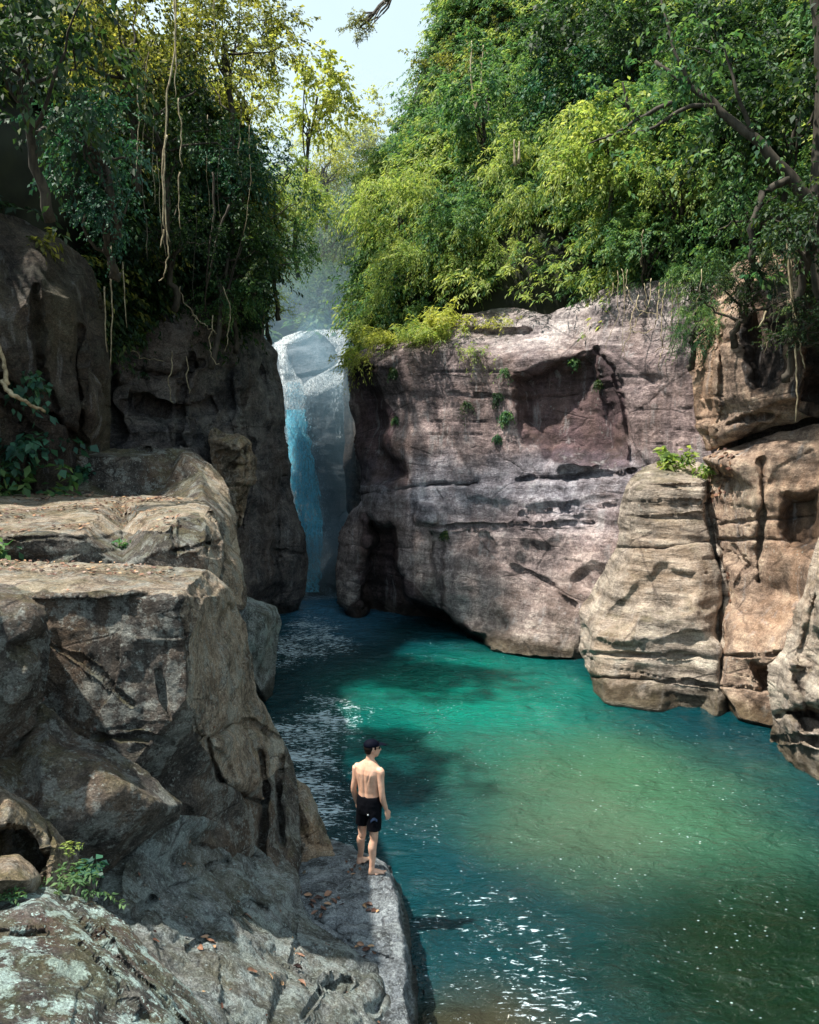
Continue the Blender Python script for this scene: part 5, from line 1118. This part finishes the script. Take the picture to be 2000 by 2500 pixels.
neck = [limb_t([(-.02, .047, 1.43), (-.008, .05, 1.50), hp(-.018, 0, -.06), hp(-.015, 0, 0)], [.068, .055, .052, .055], 16)]
armR = limb_t([shR-r_*.03+[0,0,.005], shR+r_*.015, shR*.6+np.array([.140,-.07,1.10])*.4+[.004,0,0], (.145,-.065,1.10), (.160,-.045,.99), (.195,-.02,.875)], [.052, .053, .046, .038, .039, .026])
elL = np.array([-.225, .15, 1.08]); wrL = np.array([-.19, .215, .86])
armL = limb_t([shL+r_*.03, shL-r_*.015, shL*.5+elL*.5, elL, elL*.6+wrL*.4, wrL], [.052, .053, .046, .038, .039, .026])
def hand(w, d, side, palm):
    """w wrist, d pointing direction, side = thumb side, relaxed curled fingers; palm = direction the palm faces"""
    w, d, side, palm = (np.array(x, float) for x in (w, d, side, palm)); d /= np.linalg.norm(d); side -= d*(side@d); side /= np.linalg.norm(side); palm = np.cross(d, side)*np.sign(np.cross(d, side)@palm)
    out = [loft([(w-d*.01, side*.024, palm*.018), (w+d*.02, side*.030, palm*.017), (w+d*.05, side*.038, palm*.016), (w+d*.085, side*.040, palm*.013), (w+d*.095, side*.036, palm*.010)], 14)]
    for k, (o, L) in enumerate([(.030, .070), (.010, .080), (-.010, .074), (-.029, .058)]):
        a = w+d*.085+side*o; cur = .3+.12*k
        p1 = a+d*L*.45+palm*L*.10*(1+cur); p2 = p1+(d*.8+palm*cur*1.3)*L*.32; p3 = p2+(d*.45+palm*(cur+.5))*L*.28
        out.append(limb_t([a-d*.02, a, p1, p2, p3], [.010, .0098, .009, .0082, .006], 8))
    b = w+d*.025+side*.026
    out.append(limb_t([b-d*.005-side*.01, b+side*.012+d*.02+palm*.006, b+side*.026+d*.045+palm*.014, b+side*.03+d*.070+palm*.024], [.013, .0125, .011, .007], 8)); return out
hR = hand((.197, -.018, .868), (.25, .08, -1), (.75, .6, .1), (-.7, .7, 0)); hL = hand(wrL, (.25, .2, -1), (.5, .8, .1), (.8, -.4, 0))
def leg(hip, knee, ank, s=1.0, back=(0, 0)):
    hip, knee, ank = map(np.array, (hip, knee, ank)); calf = knee*.68+ank*.32+np.array([back[0], back[1], 0])
    return limb_t([hip+[0, 0, .03], hip-[0, 0, .06], hip*.55+knee*.45, knee+[0, 0, .05], knee-[0, 0, .03], calf, knee*.35+ank*.65, ank+[0, 0, .03], ank-[0, 0, .02]], [.088, .088, .074, .056, .050, .056, .042, .034, .036], 16)
hipR = np.array([-.022, .058, .90])+r_*.075; hipL = np.array([-.022, .058, .90])-r_*.075
knR, anR = (.038, .012, .49), (.012, .006, .085); knL, anL = (-.118, .165, .49), (-.150, .29, .085)
legR = leg(hipR, knR, anR, back=(-.012, -.008)); legL = leg(hipL, knL, anL, back=(-.012, -.008))
def foot(heel, dirv, L=.255):
    h = np.array(heel, float); d = np.array([dirv[0], dirv[1], 0.]); d /= np.linalg.norm(d); s = np.cross(d, [0, 0, 1]); u = np.array([0, 0, 1.])
    out = [loft([(h+u*.030, s*.022, u*.026), (h+d*.02+u*.034, s*.031, u*.034), (h+d*.07+u*.042, s*.034, u*.042), (h+d*.12+u*.034, s*.037, u*.032), (h+d*.165+u*.022, s*.043, u*.021), (h+d*.20+u*.016, s*.042, u*.015)], 16),
           limb_t([h+d*.03+u*.04, h+d*.042+u*.09, h+d*.042+u*.13], [.034, .034, .034], 12)]
    for k in range(5):
        o = .032-.016*k; a = h+d*(.195-.006*k*k)+s*o*(-1)+u*.013; out.append(limb_t([a-d*.02, a+d*.012, a+d*(.045-.006*k)], [.012, .011-.001*k, .009-.0008*k], 8))
    return out
ftR = foot((-.032, -.002, .0), (1, .22)); ftL = foot((-.19, .262, .0), (.72, .70))
def shape_back(V):
    c = np.array([-.03, .048, 0]); q = V-c; a = q@r_; b = q@f_; z = V[:, 2]; on = (b < -.03) & (z > .98) & (z < 1.46) & (np.abs(a) < .16)
    d = np.zeros(len(V)); d += .011*np.exp(-(a/.014)**2)*smooth01((z-.98)/.06)*smooth01((1.44-z)/.08)
    d -= .007*np.exp(-((np.abs(a)-.045)/.022)**2)*smooth01((z-.98)/.05)*smooth01((1.25-z)/.15)
    d -= .010*np.exp(-((np.abs(a)-.085)/.035)**2-((z-1.32)/.06)**2); d += .008*np.exp(-((np.abs(a)-.06-(z-1.27)*.3)/.012)**2-((z-1.30)/.07)**2)
    W = V.copy(); W[on] += (f_*d[:, None])[on]; return W
body = fuse('body', [torso, armR, armL, legR, legL]+head+neck+hR+hL+ftR+ftL, M_skin, man, .0065, shape_back, 3)
hipw = lambda z, w, dp: T_sec(z, w, dp, -.024, .058)
sh = [loft([hipw(.80,.150,.118),hipw(.86,.172,.130),hipw(.93,.176,.132),hipw(.99,.166,.120),hipw(1.035,.157,.113)], 28)]
def sleg(hip, knee, zb, s):
    hip, knee = np.array(hip), np.array(knee, float); t = (hip[2]-zb)/(hip[2]-knee[2]); e = hip+(knee-hip)*t; mid = hip*.5+e*.5
    return loft([(hip+[0, 0, .02], r_*.094, f_*.108), (hip*.75+e*.25, r_*.096, f_*.106), (mid, r_*.095*s, f_*.100), (hip*.2+e*.8, r_*.092*s, f_*.094), (e, r_*.092*s, f_*.094)], 20)
sh += [sleg(hipR, knR, .595, 1.0), sleg(hipL, knL, .615, .98)]
def wrinkle(V):
    n = fbm(V*np.array([1, 1, .55]), 16, 2, 400)*.006; c = np.array([-.024, .058, 0]); d = V-c; d[:, 2] = 0; d /= np.linalg.norm(d, axis=1)[:, None]+1e-6; return V+d*n[:, None]
shorts = fuse('shorts', sh, M_short, man, .008, wrinkle, 2)
# small pale mark and blue band printed on the shorts
def surf_of(o, x, z):
    co_ = np.array([v.co[:] for v in o.data.vertices]); m_ = (np.abs(co_[:, 0]-x) < .02) & (np.abs(co_[:, 2]-z) < .02); return co_[m_][:, 1].min()
ap = lambda cx, cy: ((cx-515)*.00108, (1845-cy)*.00108)
x, z = ap(485, 1085); y = surf_of(shorts, x, z-.0); v, f = ell((x, y-.001, z), (.011, .004, .011)); mesh_obj('emblem', v, f, M_pale, shorts, True, (0, 0, 0))
xs = np.linspace(.0, .085, 10); V = []; F = []
for i, x in enumerate(xs):
    for j, dz in enumerate((-.018, .018)):
        z = .735+dz+.028*math.sin((x)/.085*2.6)+(.012*math.sin(40*x)); V.append((x, surf_of(shorts, x, z)-.002, z))
for i in range(9): F.append((2*i, 2*i+2, 2*i+3, 2*i+1))
mesh_obj('printed_band', V, F, M_navy, shorts, True, (0, 0, 0))
# cap, hair, glasses
cap = [ell(hp(-.014, 0, .045), (.104, .084, .078), HM)]
def cut_cap(V):
    q = V-hc; up = q@hu; W = V.copy(); m_ = up < .038; W[m_] += hu*(.038-up[m_])[:, None]*1.0; return W
bm = bmesh.new()
cp = fuse('cap', cap+[loft([(hp(.06, 0, .050), hs*.062, hu*.008), (hp(.10, 0, .052), hs*.062, hu*.008), (hp(.145, 0, .046), hs*.056, hu*.007), (hp(.185, 0, .036), hs*.034, hu*.005)], 16), ell(hp(-.014, 0, .122), (.008, .008, .005), HM)], M_cap, man, .005, cut_cap, 1)
bm.free()
hair = [ell(hp(-.030, 0, .012), (.085, .078, .062), HM), ell(hp(-.052, 0, -.03), (.050, .062, .046), HM), ell(hp(.022, .067, .022), (.014, .012, .026), HM)]
fuse('hair', hair, M_hair, man, .005, None, 1)
gl = [ell(hp(.082, .031, .012), (.008, .026, .018), HM), ell(hp(.082, -.031, .012), (.008, .026, .018), HM), limb_t([hp(.085, .01, .018), hp(.087, 0, .02), hp(.085, -.01, .018)], [.003]*3, 6)]
for s in (1, -1): gl.append(limb_t([hp(.078, .055*s, .018), hp(.04, .07*s, .016), hp(-.01, .080*s, .008)], [.0035]*3, 6))
fuse('sunglasses', gl, M_lens, man, .003, None, 0)
